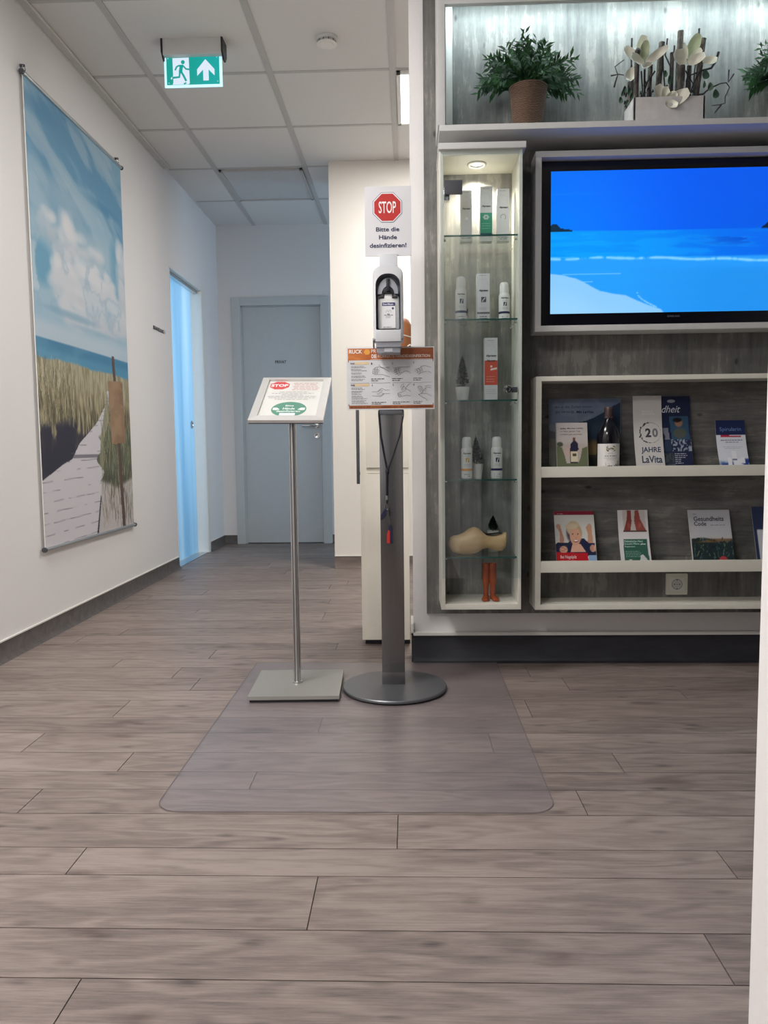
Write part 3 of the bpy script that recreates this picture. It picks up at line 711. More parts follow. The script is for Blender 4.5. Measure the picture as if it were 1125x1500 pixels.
# brown vase on it
t = thing('brown_vase', 'rounded brown vase tied with white cord, mostly hidden behind the dispenser', 'vase', (-0.045, 3.36, 1.245))
m = MB(); m.lathe([(0.035, 0), (0.06, 0.02), (0.073, 0.06), (0.070, 0.10), (0.05, 0.135), (0.025, 0.15), (0.0, 0.15)], (-0.045, 3.36, 1.245), 'terracotta'); m.build('body', t)
m = MB(); m.tube([(-0.045+0.074*math.cos(a), 3.36+0.074*math.sin(a), 1.245+0.062+0.004*math.sin(3*a)) for a in [k*2*PI/30 for k in range(31)]], 0.0022, 'white', 6)
m.tube([(0.0, 3.295, 1.262), (0.01, 3.29, 1.268), (0.02, 3.30, 1.262), (0.03, 3.31, 1.25)], 0.003, 'white', 6); m.build('cord', t, 'white cord')

# ------------------------------------------------------------------ plastic floor mat
pts = []
mx0, mx1, my0, my1, rr_ = -0.603, 0.334, 1.713, 3.03, 0.06
for cx, cy, a0 in ((mx1-rr_, my0+rr_, -90), (mx1-rr_, my1-rr_, 0), (mx0+rr_, my1-rr_, 90), (mx0+rr_, my0+rr_, 180)):
    for k in range(9):
        a = math.radians(a0+k*90/8); pts.append((cx+rr_*math.cos(a), cy+rr_*math.sin(a)))
my1c = 2.955
pts = [(x, min(y, my1c)) for x, y in pts]
m = MB(); fr = Fr((0, 0, 0.0004), (1, 0, 0), (0, 1, 0))
m.poly(pts, fr, 0.0016, 'mat')
m.stroke(pts+[pts[0]], 0.0022, fr, 0.0017, s(96, 88, 88), 'print')
single(m, 'floor_mat', 'large clear plastic floor protection mat with rounded corners under both stands', 'mat', ((mx0+mx1)/2, (my0+my1)/2, 0.0004))
ZM = 0.002

# ------------------------------------------------------------------ lectern style sign stand
t = thing('sign_stand', 'silver sign stand with square base and tilted notice frame', 'sign stand', (-0.392, 2.63, ZM))
def rotz(p, c, a): x, y = p[0]-c[0], p[1]-c[1]; return (c[0]+x*math.cos(a)-y*math.sin(a), c[1]+x*math.sin(a)+y*math.cos(a))
m = MB(); cc = (-0.392, 2.63); A = math.radians(2.0)
sq = [rotz((cc[0]+a, cc[1]+b), cc, A) for a, b in ((-0.153, -0.150), (0.151, -0.150), (0.151, 0.155), (-0.153, 0.155))]
sqi = [rotz((cc[0]+a, cc[1]+b), cc, A) for a, b in ((-0.147, -0.144), (0.147, -0.144), (0.147, 0.149), (-0.147, 0.149))]
f0 = Fr((0, 0, ZM), (1, 0, 0), (0, 1, 0)); m.prism(sq, f0, 0.009, 0.021, 'baseplate'); m.build('base_plate', t)
m = MB(); m.prism(sqi, f0, 0.0, 0.009, 'black'); m.build('rubber_underlay', t, 'dark underside rubber')
m = MB()
m.tube([(-0.3955, 2.63, ZM+0.021), (-0.3945, 2.63, 0.968)], 0.0128, 'alu', 24)
for dx in (-0.006, 0.0035): m.box(-0.395+dx-0.0009, -0.395+dx+0.0009, 2.63-0.0132, 2.63-0.0110, ZM+0.021, 0.94, 'darkgrey')
m.lathe([(0.017, 0), (0.016, 0.006), (0.0135, 0.007)], (-0.3955, 2.63, ZM+0.021), 'alu'); m.build('pole', t)
# tilted frame
bl, br = V((-0.524, 2.52, 0.9295)), V((-0.2775, 2.52, 0.9265)); tl = V((-0.519, 2.81, 1.0925))
ux = (br-bl).normalized(); uy0 = (tl-bl); uy = (uy0-ux*uy0.dot(ux)).normalized()
SF = Fr(bl, ux, uy); SW = 0.247; SH = 0.333; bw = 0.026
m = MB(); m.box(-0.43, -0.36, 2.61, 2.655, 0.955, 0.972, 'alu', 0.002); m.build('bracket', t)
m = MB()
for pp in ([(0, 0), (SW, 0), (SW-bw, bw), (bw, bw)], [(SW, 0), (SW, SH), (SW-bw, SH-bw), (SW-bw, bw)], [(SW, SH), (0, SH), (bw, SH-bw), (SW-bw, SH-bw)], [(0, SH), (0, 0), (bw, bw), (bw, SH-bw)]):
    n = 4; out = [SF(x, y, -0.006) for x, y in pp]; mid = []
    for (x, y), hgt in zip(pp, (0.004, 0.004, 0.008, 0.008)): mid.append(SF(x, y, hgt))
    m.add(out+mid, [(0, 3, 2, 1), (4, 5, 6, 7), (0, 1, 5, 4), (1, 2, 6, 5), (2, 3, 7, 6), (3, 0, 4, 7)], 'silver')
m.prism([(0.001, 0.001), (SW-0.001, 0.001), (SW-0.001, SH-0.001), (0.001, SH-0.001)], SF, -0.010, -0.004, 'darkgrey'); m.build('frame', t)
m = MB(); rg = random.Random(3)
ix0, iy0, ix1, iy1 = bw, bw, SW-bw, SH-bw; iw = ix1-ix0; ih = iy1-iy0
m.rect(ix0-0.002, iy0-0.002, ix1+0.002, iy1+0.002, SF, 0.0002, s(216, 214, 209))
def Q(u, v): return (ix0+iw*u, iy0+ih*(1-v))
def octo(cx, cy, r, rx=None):
    rx = rx or r; return [(cx+rx*math.cos(PI/8+k*PI/4), cy+r*math.sin(PI/8+k*PI/4)) for k in range(8)]
ox, oy = Q(0.215, 0.125); m.poly(octo(ox, oy, 0.0335, 0.0365), SF, 0.0006, 'print', s(206, 64, 66)); m.text('STOP', (ox-0.030, oy-0.011, ox+0.030, oy+0.011), SF, 0.001, s(248, 240, 238), bold=0.03)
for k in range(5):
    a, b = Q(0.46+0.02*(k % 2), 0.06+k*0.048); e, _ = Q(0.95, 0); m.greek(a, e, b, 0.0055, SF, 0.0006, s(190, 104, 104), rg)
for k, (a0, a1) in enumerate(((.25, .78), (.12, .88), (.3, .7), (.06, .95), (.08, .95), (.2, .8))):
    a, b = Q(a0, 0.315+k*0.042); e, _ = Q(a1, 0); m.greek(a, e, b, 0.005, SF, 0.0006, s(140, 132, 132), rg)
cx, cy = Q(0.50, 0.785); GT = s(84, 140, 120); m.disc(cx, cy, 0.059, 0.055, SF, 0.0006, GT, seg=40)
WT = s(236, 242, 238)
m.text('Bitte', (cx-0.014, cy+0.020, cx+0.014, cy+0.031), SF, 0.001, WT, bold=0.02); m.text('Hände', (cx-0.020, cy-0.004, cx+0.020, cy+0.012), SF, 0.001, WT, bold=0.02)
m.text('desinfizieren', (cx-0.040, cy-0.022, cx+0.040, cy-0.009), SF, 0.001, WT, bold=0.02); m.rect(cx-0.027, cy-0.046, cx+0.025, cy-0.029, SF, 0.001, WT)
for sg in (-1, 1):
    m.poly([(cx+sg*0.030, cy-0.003), (cx+sg*0.040, cy+0.010), (cx+sg*0.054, cy+0.010), (cx+sg*0.054, cy-0.006), (cx+sg*0.042, cy-0.008)][::sg], SF, 0.001, 'print', WT)
m.build('notice_sheet', t)
m = MB(); m.poly([(ix0, iy0), (ix1, iy0), (ix1, iy1), (ix0, iy1)], SF, 0.002, 'acrylic'); m.build('cover_film', t)

# ------------------------------------------------------------------ disinfectant dispenser stand
DX, DYY = -0.055, 2.645
t = thing('dispenser_stand', 'brushed steel post on a round base carrying a hand disinfectant dispenser', 'dispenser stand', (DX, 2.625, ZM))
m = MB(); m.lathe([(0.172, 0.0), (0.174, 0.004)], (DX, 2.625, ZM), 'black', seg=64)
m.lathe([(0.178, 0.004), (0.180, 0.006), (0.180, 0.012), (0.177, 0.0145), (0.06, 0.017), (0.0, 0.017)], (DX, 2.625, ZM), 'darkplate', seg=72); m.build('base', t)
m = MB(); m.box(-0.098, -0.019, 2.62, 2.655, ZM+0.016, 0.963, 'steel', 0.002); m.box(-0.0985, -0.0185, 2.619, 2.656, ZM+0.016, ZM+0.06, 'steel', 0.001)
m.box(-0.0985, -0.0185, 2.614, 2.656, 0.950, 0.966, 'darkplate', 0.002); m.box(-0.089, -0.031, 2.625, 2.650, 0.965, 1.50, 'steel', 0.002); m.build('post', t)
m = MB(); m.box(-0.090, -0.031, 2.604, 2.618, 1.42, 1.475, 'lightgrey', 0.001); m.build('sign_neck', t)
# top sign
m = MB(); TF = Fr((-0.137, 2.611, 1.470), (1, 0, 0), (0, 0, 1)); tw, th = 0.153, 0.223
m.prism([(0, 0), (tw, 0), (tw, th), (0, th)], TF, -0.004, 0, 'print', s(216, 216, 218))
ox, oy = 0.0745, 0.1555; 
m.poly(octo(ox, oy, 0.0520), TF, 0.0006, 'print', s(40, 48, 100)); m.poly(octo(ox, oy, 0.0505), TF, 0.0010, 'print', s(236, 236, 238)); m.poly(octo(ox, oy, 0.0468), TF, 0.0014, 'print', s(186, 38, 34))
m.text('STOP', (ox-0.0285, oy-0.019, ox+0.0285, oy+0.019), TF, 0.0018, s(240, 236, 234), bold=0.012)
NV = s(30, 32, 74)
m.text('Bitte die', (0.0365, 0.0785, 0.113, 0.0925), TF, 0.0006, NV, bold=0.02); m.text('Hände', (0.046, 0.0530, 0.105, 0.0670), TF, 0.0006, NV, bold=0.02); m.text('desinfizieren!', (0.015, 0.0265, 0.136, 0.0410), TF, 0.0006, NV, bold=0.02)
m.build('stop_sign', t, 'grey sign with red octagon')
# poster
PF = Fr((-0.2035, 2.611, 0.966), (1, 0, 0), (0, 0, 1)); pw, ph = 0.292, 0.207
m = MB(); m.prism([(0, 0), (pw, 0), (pw, ph), (0, ph)], PF, -0.003, 0, 'print', s(226, 226, 228))
def pp(x, y): return ((x-72)/(1025-72)*pw, (755-y)/(755-68)*ph)      # crop pixels of the poster
cv = Cv(90, 14, (190, 98, 40)); nz = fbm(cv, 8, 3, 5); cv.put(sm(nz, .45, .65)*.6, (222, 132, 58)); cv.put(sm(cv.u, .35, 1)*.55, (128, 66, 46)); cv.put(sm(.3-cv.u, 0, .2)*.35, (240, 160, 90))
def hmap(u, v, o): x0, y0 = pp(84, 208); x1, y1 = pp(1016, 80); return PF(x0+(x1-x0)*u, y0+(y1-y0)*v, 0.0004+o)
m.canvas(cv, hmap)
x0, y0 = pp(330, 208); x1, y1 = pp(338, 80)
WH2 = s(250, 244, 238)
def T(body, a, b, c, d_, col, **k): p0 = pp(a, d_); p1 = pp(c, b); m.text(body, (p0[0], p0[1], p1[0], p1[1]), PF, 0.0012, col, **k)
T('RUCK', 98, 92, 242, 136, WH2, bold=0.03); 
hx_ = pp(294, 120); m.poly([(hx_[0]+0.011*math.cos(k*PI/3), hx_[1]+0.010*math.sin(k*PI/3)) for k in range(6)], PF, 0.0009, 'print', s(240, 168, 70))
T('DIE', 342, 146, 398, 188, WH2, bold=0.03); T('KORREKTE HÄNDEDESINFEKTION', 412, 146, 980, 184, s(240, 222, 208), bold=0.02); T('PR', 340, 92, 392, 130, WH2)
a0, b0 = pp(330, 205); a1, b1 = pp(1000, 201); m.rect(a0, b0, a1, b1, PF, 0.0009, WH2)
for sx0 in (84, 1008):
    a0, b0 = pp(sx0, 230); a1, b1 = pp(sx0+7, 200); m.rect(a0, b0, a1, b1, PF, 0.0009, s(160, 80, 40))
    a0, b0 = pp(sx0, 712); a1, b1 = pp(sx0+7, 690); m.rect(a0, b0, a1, b1, PF, 0.0009, s(160, 80, 40))
cv = Cv(80, 5, (178, 96, 46)); nz = fbm(cv, 8, 2, 15); cv.put(sm(nz, .45, .6)*.7, (214, 140, 70)); cv.put(sm(np.abs(cv.u-.62), 0, .5)*.25, (100, 50, 40))
def fmap_(u, v, o): x0, y0 = pp(90, 742); x1, y1 = pp(1016, 706); return PF(x0+(x1-x0)*u, y0+(y1-y0)*v, 0.0004+o)
m.canvas(cv, fmap_)
T('BITTE NUR IN DER SCHALE EINREIBEN UND ÜBER DER SCHALE EINWIRKEN', 110, 713, 1000, 734, s(52, 30, 30))
for y in (458,):
    for xa, xb in ((106, 315), (330, 545), (565, 780), (790, 1000)):
        a0, b0 = pp(xa, y+4); a1, b1 = pp(xb, y); m.rect(a0, b0, a1, b1, PF, 0.0006, s(176, 170, 168))
for (a, b, c, d_, w_) in ((106, 235, 315, 255, 'WAS'), (106, 474, 315, 494, 'WIE')):
    a0, b0 = pp(160, d_); a1, b1 = pp(c, b-6); m.rect(a0, b0, a1, b1, PF, 0.0006, s(240, 212, 170)); T(w_, 108, b, 156, d_, s(60, 50, 50), bold=0.02)
GK = s(60, 58, 62); rg = random.Random(12)
for y in (278, 292, 312, 326, 348, 362, 384, 398, 420, 434, 516, 530, 552, 566, 584, 604, 618, 634, 656, 670, 686):
    a0, b0 = pp(118, y); a1, _ = pp(300, y); m.greek(a0, a1, b0, 0.0024, PF, 0.0008, s(110, 108, 112), rg, 0.6)
for n_, (x, y) in enumerate(((342, 246), (570, 246), (800, 240), (345, 486), (575, 484), (802, 482))):
    T(str(n_+1), x-6, y-10, x+6, y+12, GK)
for (x, y, wd) in ((335, 410, 145), (335, 430, 75), (565, 410, 115), (565, 430, 90), (795, 408, 105), (795, 428, 80), (338, 668, 165), (338, 686, 105), (568, 668, 190), (568, 686, 85), (796, 665, 95), (796, 683, 80)):
    a0, b0 = pp(x, y+9); a1, _ = pp(x+wd, y); m.greek(a0, a1, b0, 0.0034, PF, 0.0008, GK, rg, 0.98)
HANDS = [
 [(350, 350), (358, 310), (385, 290), (430, 282), (470, 300), (520, 330), (538, 340)], [(420, 262), (440, 285), (480, 298), (538, 292)], [(350, 350), (372, 368), (420, 366), (460, 368), (538, 396)], [(362, 318), (385, 312), (420, 314), (426, 326)], [(358, 336), (390, 330), (424, 332)], [(360, 350), (392, 350), (422, 348)], [(385, 292), (376, 312), (380, 362)], [(405, 286), (398, 330), (402, 366)],
 [(580, 300), (610, 296), (650, 286), (700, 290), (765, 286)], [(585, 318), (620, 306), (655, 300), (665, 292)], [(578, 338), (615, 320), (655, 312)], [(582, 356), (618, 338), (660, 328)], [(600, 372), (640, 352), (672, 344)], [(632, 380), (662, 362), (705, 334), (735, 336), (765, 356)], [(600, 300), (612, 330), (632, 378)], [(640, 290), (630, 320), (650, 360)], [(590, 325), (604, 345), (616, 366)],
 [(812, 322), (840, 310), (862, 306)], [(815, 340), (850, 322), (880, 316)], [(830, 356), (860, 338), (900, 326)], [(852, 372), (880, 352), (930, 340), (965, 340), (992, 356)], [(862, 306), (890, 282), (930, 278), (990, 298)], [(850, 300), (872, 330), (866, 368)], [(830, 312), (842, 334), (850, 362)], [(880, 284), (886, 310), (900, 326)],
 [(340, 558), (400, 556), (430, 530), (450, 520), (490, 540), (536, 536)], [(410, 556), (440, 536), (460, 545), (420, 575), (446, 572), (470, 578), (538, 580)], [(342, 602), (390, 604), (440, 612), (460, 594), (474, 578)], [(400, 590), (440, 596), (466, 584)], [(395, 575), (420, 575)],
 [(655, 520), (668, 486), (690, 470), (690, 500), (672, 548), (704, 530), (740, 484), (762, 472)], [(662, 540), (676, 510), (690, 500)], [(690, 500), (716, 526), (764, 558)], [(622, 580), (650, 570), (700, 552), (720, 530)], [(620, 592), (650, 588), (662, 600)], [(628, 606), (655, 600), (664, 612)], [(640, 618), (690, 606), (730, 600), (764, 608)], [(626, 580), (632, 612), (650, 620)],
 [(842, 510), (858, 548), (888, 582), (912, 540), (940, 512), (990, 522)], [(842, 510), (866, 500), (890, 508), (902, 548), (888, 582)], [(856, 506), (880, 560)], [(874, 503), (890, 556)], [(912, 540), (924, 556), (934, 530), (920, 520)], [(850, 592), (890, 582), (940, 584), (990, 612)], [(850, 592), (890, 620), (930, 640), (948, 664)], [(920, 505), (950, 494), (990, 500)]]
for h in HANDS: m.stroke([pp(*q) for q in h], 0.0008, PF, 0.0009, GK)
po = m.build('instruction_poster', t, 'orange and white instruction sheet with hand drawings')
m = MB(); m.poly([(-0.002, -0.002), (pw+0.002, -0.002), (pw+0.002, ph+0.004), (-0.002, ph+0.004)], PF, 0.003, 'acrylic'); m.build('poster_sleeve', t)
# dispenser body
sc_ = 2.53/2.62; cx = -0.0635*sc_
def dz(z): return 0.84+(z-0.84)*sc_
ZT, ZBm = dz(1.441), dz(1.155)
YF_, YBk = 2.515, 2.60
def rrect(x0, x1, z0, z1, rt, rb, n=7):
    o = []
    for (px_, pz, a0, r) in ((x1-rb, z0+rb, -90, rb), (x1-rt, z1-rt, 0, rt), (x0+rt, z1-rt, 90, rt), (x0+rb, z0+rb, 180, rb)):
        for k in range(n): a = math.radians(a0+90*k/(n-1)); o.append((px_+r*math.cos(a), pz+r*math.sin(a)))
    return o
HF = Fr((cx, YF_, 0), (1, 0, 0), (0, 0, 1))
hwid = 0.0485
m = MB()
out = rrect(-hwid, hwid, dz(1.195), ZT, 0.030, 0.006); inn = rrect(-0.0395, 0.0405, dz(1.229), dz(1.412), 0.036, 0.006)
n = len(out)
def ring(ptsA, offA, ptsB, offB, mat):
    vs = [HF(x, z, offA) for x, z in ptsA]+[HF(x, z, offB) for x, z in ptsB]; k_ = len(ptsA)
    m.add(vs, [(i, (i+1) % k_, k_+(i+1) % k_, k_+i) for i in range(k_)], mat)
out2 = [(x*0.93, (z-1.32)*0.975+1.32) for x, z in out]
inn_d = [(x*0.94, z) for x, z in inn]
ring(out, -0.085, out, -0.016, 'lightgrey'); ring(out, -0.016, out2, -0.003, 'lightgrey'); ring(out2, -0.003, inn, 0.0, 'lightgrey'); ring(inn, 0.0, inn_d, -0.05, 'midgrey')
m.poly(inn_d, HF, -0.05, 'midgrey')
m.build('dispenser_housing', t, 'light grey plastic housing')
m = MB()   # lower tray, steps
for (a, z0, z1, o) in ((0.041, dz(1.190), dz(1.229), 0.002), (0.0405, dz(1.172), dz(1.192), -0.004), (0.038, dz(1.155), dz(1.174), -0.010)):
    m.box(cx-a, cx+a, YF_-o, YBk, z0, z1, 'lightgrey' if a > .0405 else 'midgrey', 0.004)
m.box(cx-0.014, cx+0.013, YF_+0.009, YF_+0.012, dz(1.158), dz(1.170), 'lightgrey', 0.001); m.build('drip_tray', t)
m = MB()   # pump hood and arm lever
hood = [(math.cos(a)*0.033, dz(1.348)+math.sin(a)*0.05) for a in [k*PI/12 for k in range(13)]]
innh = [(math.cos(a)*0.020, dz(1.348)+math.sin(a)*0.024) for a in [k*PI/12 for k in range(13)]]
vs = [HF(x, z, -0.012) for x, z in hood]+[HF(x, z, -0.010) for x, z in innh]+[HF(x, z, -0.048) for x, z in hood]+[HF(x, z, -0.048) for x, z in innh]
k_ = 13
m.add(vs, [(i, i+1, k_+i+1, k_+i) for i in range(12)]+[(i, 2*k_+i, 2*k_+i+1, i+1) for i in range(12)]+[(k_+i, k_+i+1, 3*k_+i+1, 3*k_+i) for i in range(12)], 'midgrey'); m.build('pump_hood', t)
m = MB(); m.box(cx-0.0055, cx+0.0055, YF_+0.006, YF_+0.04, dz(1.356), dz(1.398), 'black', 0.002); m.box(cx-0.017, cx+0.017, YF_+0.012, YF_+0.045, dz(1.350), dz(1.368), 'black', 0.003)
for sg in (-1, 1): m.box(min(cx+sg*0.013, cx+sg*0.031), max(cx+sg*0.013, cx+sg*0.031), YF_+0.012, YF_+0.04, dz(1.334), dz(1.342), 'black', 0.002); m.box(min(cx+sg*.012, cx+sg*.018), max(cx+sg*.012, cx+sg*.018), YF_+.014, YF_+.04, dz(1.334), dz(1.362), 'black', .002)
m.lathe([(0.0022, 0), (0.0022, -0.002), (0, -0.002)], (cx, YF_+0.006, dz(1.392)), 'chrome', axis='y', seg=12); m.build('pump_head', t)
# bottle
m = MB(); BW = 0.0355
prof = [(0.0, 0), (0.94, 0.002), (1.0, 0.008), (1.0, 0.094), (0.96, 0.103), (0.80, 0.111), (0.50, 0.117), (0.34, 0.123), (0.32, 0.129), (0.32, 0.139), (0.0, 0.139)]
seg = 28; vs = []; by = YF_+0.033; bz = dz(1.232)
for r, h in prof:
    for k in range(seg):
        a = 2*PI*k/seg; ca, sa = math.cos(a), math.sin(a); e = 0.55
        vs.append((cx+0.001+BW*r*abs(ca)**e*(1 if ca > 0 else -1), by+0.019*r*abs(sa)**e*(1 if sa > 0 else -1), bz+h))
m.add(vs, [(i*seg+k, i*seg+(k+1) % seg, (i+1)*seg+(k+1) % seg, (i+1)*seg+k) for i in range(len(prof)-1) for k in range(seg)], 'bottle')
bt = m.build('bottle', t)
BF = Fr((cx+0.001, by-0.0196, bz), (1, 0, 0), (0, 0, 1))
m = MB(); m.rect(-0.0215, 0.004, 0.0225, 0.086, BF, 0.0006, s(232, 233, 234)); m.rect(-0.0205, 0.0745, 0.0215, 0.085, BF, 0.001, s(44, 40, 96)); m.text('Sterillium', (-0.018, 0.0765, 0.016, 0.083), BF, 0.0014, s(226, 226, 240), bold=0.02)
m.disc(0.014, 0.0665, 0.0036, 0.0036, BF, 0.0012, s(80, 80, 120))
m.stroke([(-0.009, 0.053), (-0.006, 0.060), (-0.003, 0.062), (-0.001, 0.054)], 0.0006, BF, 0.001, GK); m.stroke([(0.009, 0.053), (0.007, 0.060), (0.004, 0.062), (0.001, 0.054)], 0.0006, BF, 0.001, GK)
m.greek(-0.005, 0.004, 0.0475, 0.003, BF, 0.001, GK, rg, 1); m.greek(-0.014, 0.014, 0.044, 0.003, BF, 0.001, GK, rg, 1); m.greek(-0.009, 0.009, 0.040, 0.0016, BF, 0.001, s(130, 130, 130), rg); m.greek(-0.009, 0.008, 0.037, 0.0016, BF, 0.001, s(130, 130, 130), rg)
m.greek(-0.017, 0.01, 0.0065, 0.0025, BF, 0.001, s(110, 110, 130), rg); m.build('label', bt, 'white label with navy strip')
m = MB(); m.box(cx-0.051, cx-0.047, YF_+0.02, YF_+0.06, dz(1.175), dz(1.205), 'darkgrey', 0.001); m.build('hinge', t)
# lanyard with keys
t = thing('key_lanyard', 'black neck cord looped over the steel post with keys and a red tag', 'lanyard', (-0.073, 2.604, 0.51))
m = MB(); yk = 2.607
m.tube([(-0.096, 2.63, 0.966), (-0.0985, 2.612, 0.962), (-0.099, yk, 0.95), (-0.094, yk, 0.88), (-0.084, yk, 0.82), (-0.0735, yk, 0.762)], 0.0023, 'cord', 8)
m.tube([(-0.020, 2.63, 0.966), (-0.0165, 2.612, 0.962), (-0.016, yk, 0.945), (-0.028, yk, 0.88), (-0.052, yk, 0.81), (-0.0715, yk, 0.762)], 0.0023, 'cord', 8)
m.tube([(-0.096, 2.63, 0.966), (-0.057, 2.64, 0.9675), (-0.020, 2.63, 0.966)], 0.0023, 'cord', 8)
m.tube([(-0.0735, yk, 0.765), (-0.074, yk, 0.74), (-0.0745, yk, 0.677)], 0.0038, 'cord', 10); m.lathe([(0.003, -0.01), (0.006, -0.004), (0.006, 0.004), (0.003, 0.01)], (-0.0728, yk, 0.758), 'cord', seg=12); m.build('cord', t)
m = MB(); m.tube([(-0.0745, yk, 0.662), (-0.0745, yk, 0.645)], 0.0036, 'chrome', 10); m.tube([(-0.0745, yk, 0.645), (-0.0745, yk, 0.632)], 0.003, 'black', 10)
m.tube([(-0.0745+0.008*math.cos(a), yk, 0.622+0.010*math.sin(a)) for a in [k*2*PI/16 for k in range(17)]], 0.0011, 'chrome', 6)
m.tube([(-0.071, yk, 0.612), (-0.068, yk, 0.585), (-0.067, yk, 0.565)], 0.0009, 'chrome', 6); m.v = [(q[0], q[1], q[2]+0.017) for q in m.v]; m.build('clip', t, 'chrome clip and ring')
m = MB()
KF = Fr((0, yk-0.004, 0.017), (1, 0, 0), (0, 0, 1))
m.prism([(-0.080, 0.616), (-0.076, 0.610), (-0.084, 0.585), (-0.092, 0.577), (-0.096, 0.580), (-0.095, 0.592), (-0.088, 0.606)], KF, -0.006, 0, 'navyplastic'); m.build('key_fob', t, 'navy fob')
m = MB(); m.prism([(-0.071, 0.613), (-0.068, 0.613), (-0.064, 0.600), (-0.064, 0.588), (-0.068, 0.590)], KF, -0.005, 0, 'black'); m.build('key', t)
m = MB(); m.prism([(-0.064, 0.560), (-0.060, 0.552), (-0.057, 0.535), (-0.056, 0.497), (-0.066, 0.496), (-0.069, 0.498), (-0.069, 0.545), (-0.067, 0.556)], KF, -0.012, 0, 'navyplastic')
m.prism([(-0.0655, 0.540), (-0.0655, 0.498), (-0.0765, 0.498), (-0.0755, 0.530), (-0.071, 0.542)], KF, -0.010, 0.002, 'red'); m.build('tag', t, 'red and navy tag')

# ================================================================== DISPLAY WALL
m = MB()
m.box(0.066, 3.05, 2.96, 2.98, 0.193, CZ, 'conc_v', 0.001)
struct(m, 'trim_2')
# upper niche shelf, side, pelmet
NF = 2.76
m = MB(); m.box(0.116, 2.6, NF, 2.959, 1.922, 1.942, 'greyframe', 0.001); single(m, 'upper_shelf', 'wide grey-white shelf board above the television, holding the plants', 'shelf', (1.0, 2.86, 1.922))
m = MB(); m.box(0.111, 0.136, NF, 2.96, 1.942, CZ-0.005, 'greyframe', 0.001); struct(m, 'trim_3')
m = MB(); m.box(0.148, 0.172, 2.945, 2.96, 1.942, CZ-0.005, 'white', 0.001); struct(m, 'trim_4')
m = MB(); m.box(0.136, 2.6, NF, NF+0.02, 2.337, CZ-0.005, 'greyframe', 0.001); struct(m, 'trim_5')
m = MB(); m.box(0.16, 2.55, 2.865, 2.885, 2.420, 2.428, 'led'); m.box(0.15, 2.6, 2.86, 2.89, 2.428, 2.445, 'white'); m.box(0.15, 2.6, NF+0.0201, 2.89, 2.445, 2.455, 'white'); single(m, 'led_strip', 'glowing cool white light strip along the top of the upper shelf niche', 'light strip', (1.3, 2.87, 2.42))
m = MB(); m.box(0.155, 0.182, 2.90, 2.935, 1.942, 1.962+0.03, 'black', 0.002)
single(m, 'cable_box', 'tiny black box in the left back corner of the upper shelf', 'cable box', (0.168, 2.918, 1.942))

# ---------------- plants on the shelf
def bamboo(name, label, cx, cy, z0, rb, rt, h, seed, hidden_right=False):
    t = thing(name, label, 'plant', (cx, cy, z0), 'bushy plants in woven pots on the upper shelf')
    m = MB(); m.lathe([(rb*0.92, 0), (rb, 0.004), (rb+(rt-rb)*0.5, h*0.5), (rt, h-0.008), (rt*1.03, h-0.004), (rt*1.03, h), (rt*0.95, h), (rt*0.92, h-0.012), (0, h-0.012)], (cx, cy, z0), 'weave', 36); m.build('woven_pot', t)
    m = MB(); r = random.Random(seed); top = V((cx, cy, z0+h-0.01))
    for i in range(125):
        az = r.random()*2*PI; el = r.choice((r.uniform(0.1, 0.7), r.uniform(0.5, 1.5), r.uniform(-0.1, 0.5))); L = r.uniform(0.09, 0.155)*(1.05 if el > 1.1 else 0.95)
        d0 = V((math.cos(az)*math.cos(el), math.sin(az)*math.cos(el)*0.45, math.sin(el)))
        p = top+V((math.cos(az)*rt*0.5, math.sin(az)*rt*0.4, 0)); path = [p.copy()]; d = V((d0.x*0.4, d0.y*0.4, 0.9)).normalized()
        droop = 0.16 if el < 0.6 else 0.05
        for k in range(9):
            d = (d*0.72+d0*0.34+V((0, 0, -droop*k/5))).normalized(); p = p+d*L/8
            p.y = min(p.y, 2.945); path.append(p.copy())
        m.tube(path, 0.0011, 'leaf', 4, r1=0.0005)
        for k in range(2, 10):
            for sg in (-1, 1):
                if r.random() < 0.15: continue
                b = path[k]; td = (path[k]-path[k-1]).normalized(); sd = td.cross(V((r.uniform(-.5, .5), -1, r.uniform(-.5, .5)))).normalized()*sg
                ld = (td*r.uniform(.6, 1.2)+sd*.8+V((0, r.uniform(-.3, .3), -.15))).normalized(); ll = r.uniform(0.024, 0.042); wd = r.uniform(0.0036, 0.0056)
                nrm = ld.cross(V((0, -1, 0.3))).normalized()
                e = b+ld*ll; e.y = min(e.y, 2.95); q1 = b+ld*ll*.45; q1.y = min(q1.y, 2.948)
                m.add([b, q1+nrm*wd, e+V((0, 0, -.002)), q1-nrm*wd], [(0, 1, 2, 3)], 'leaf')
    m.build('foliage', t)
bamboo('potted_bamboo', 'bushy dark green plant in woven pot on the upper shelf, left', 0.434, 2.862, 1.942, 0.050, 0.066, 0.158, 5)
bamboo('potted_bamboo', 'dark green plant cut off by the right picture edge on the upper shelf', 1.375, 2.862, 1.942, 0.050, 0.066, 0.158, 8)

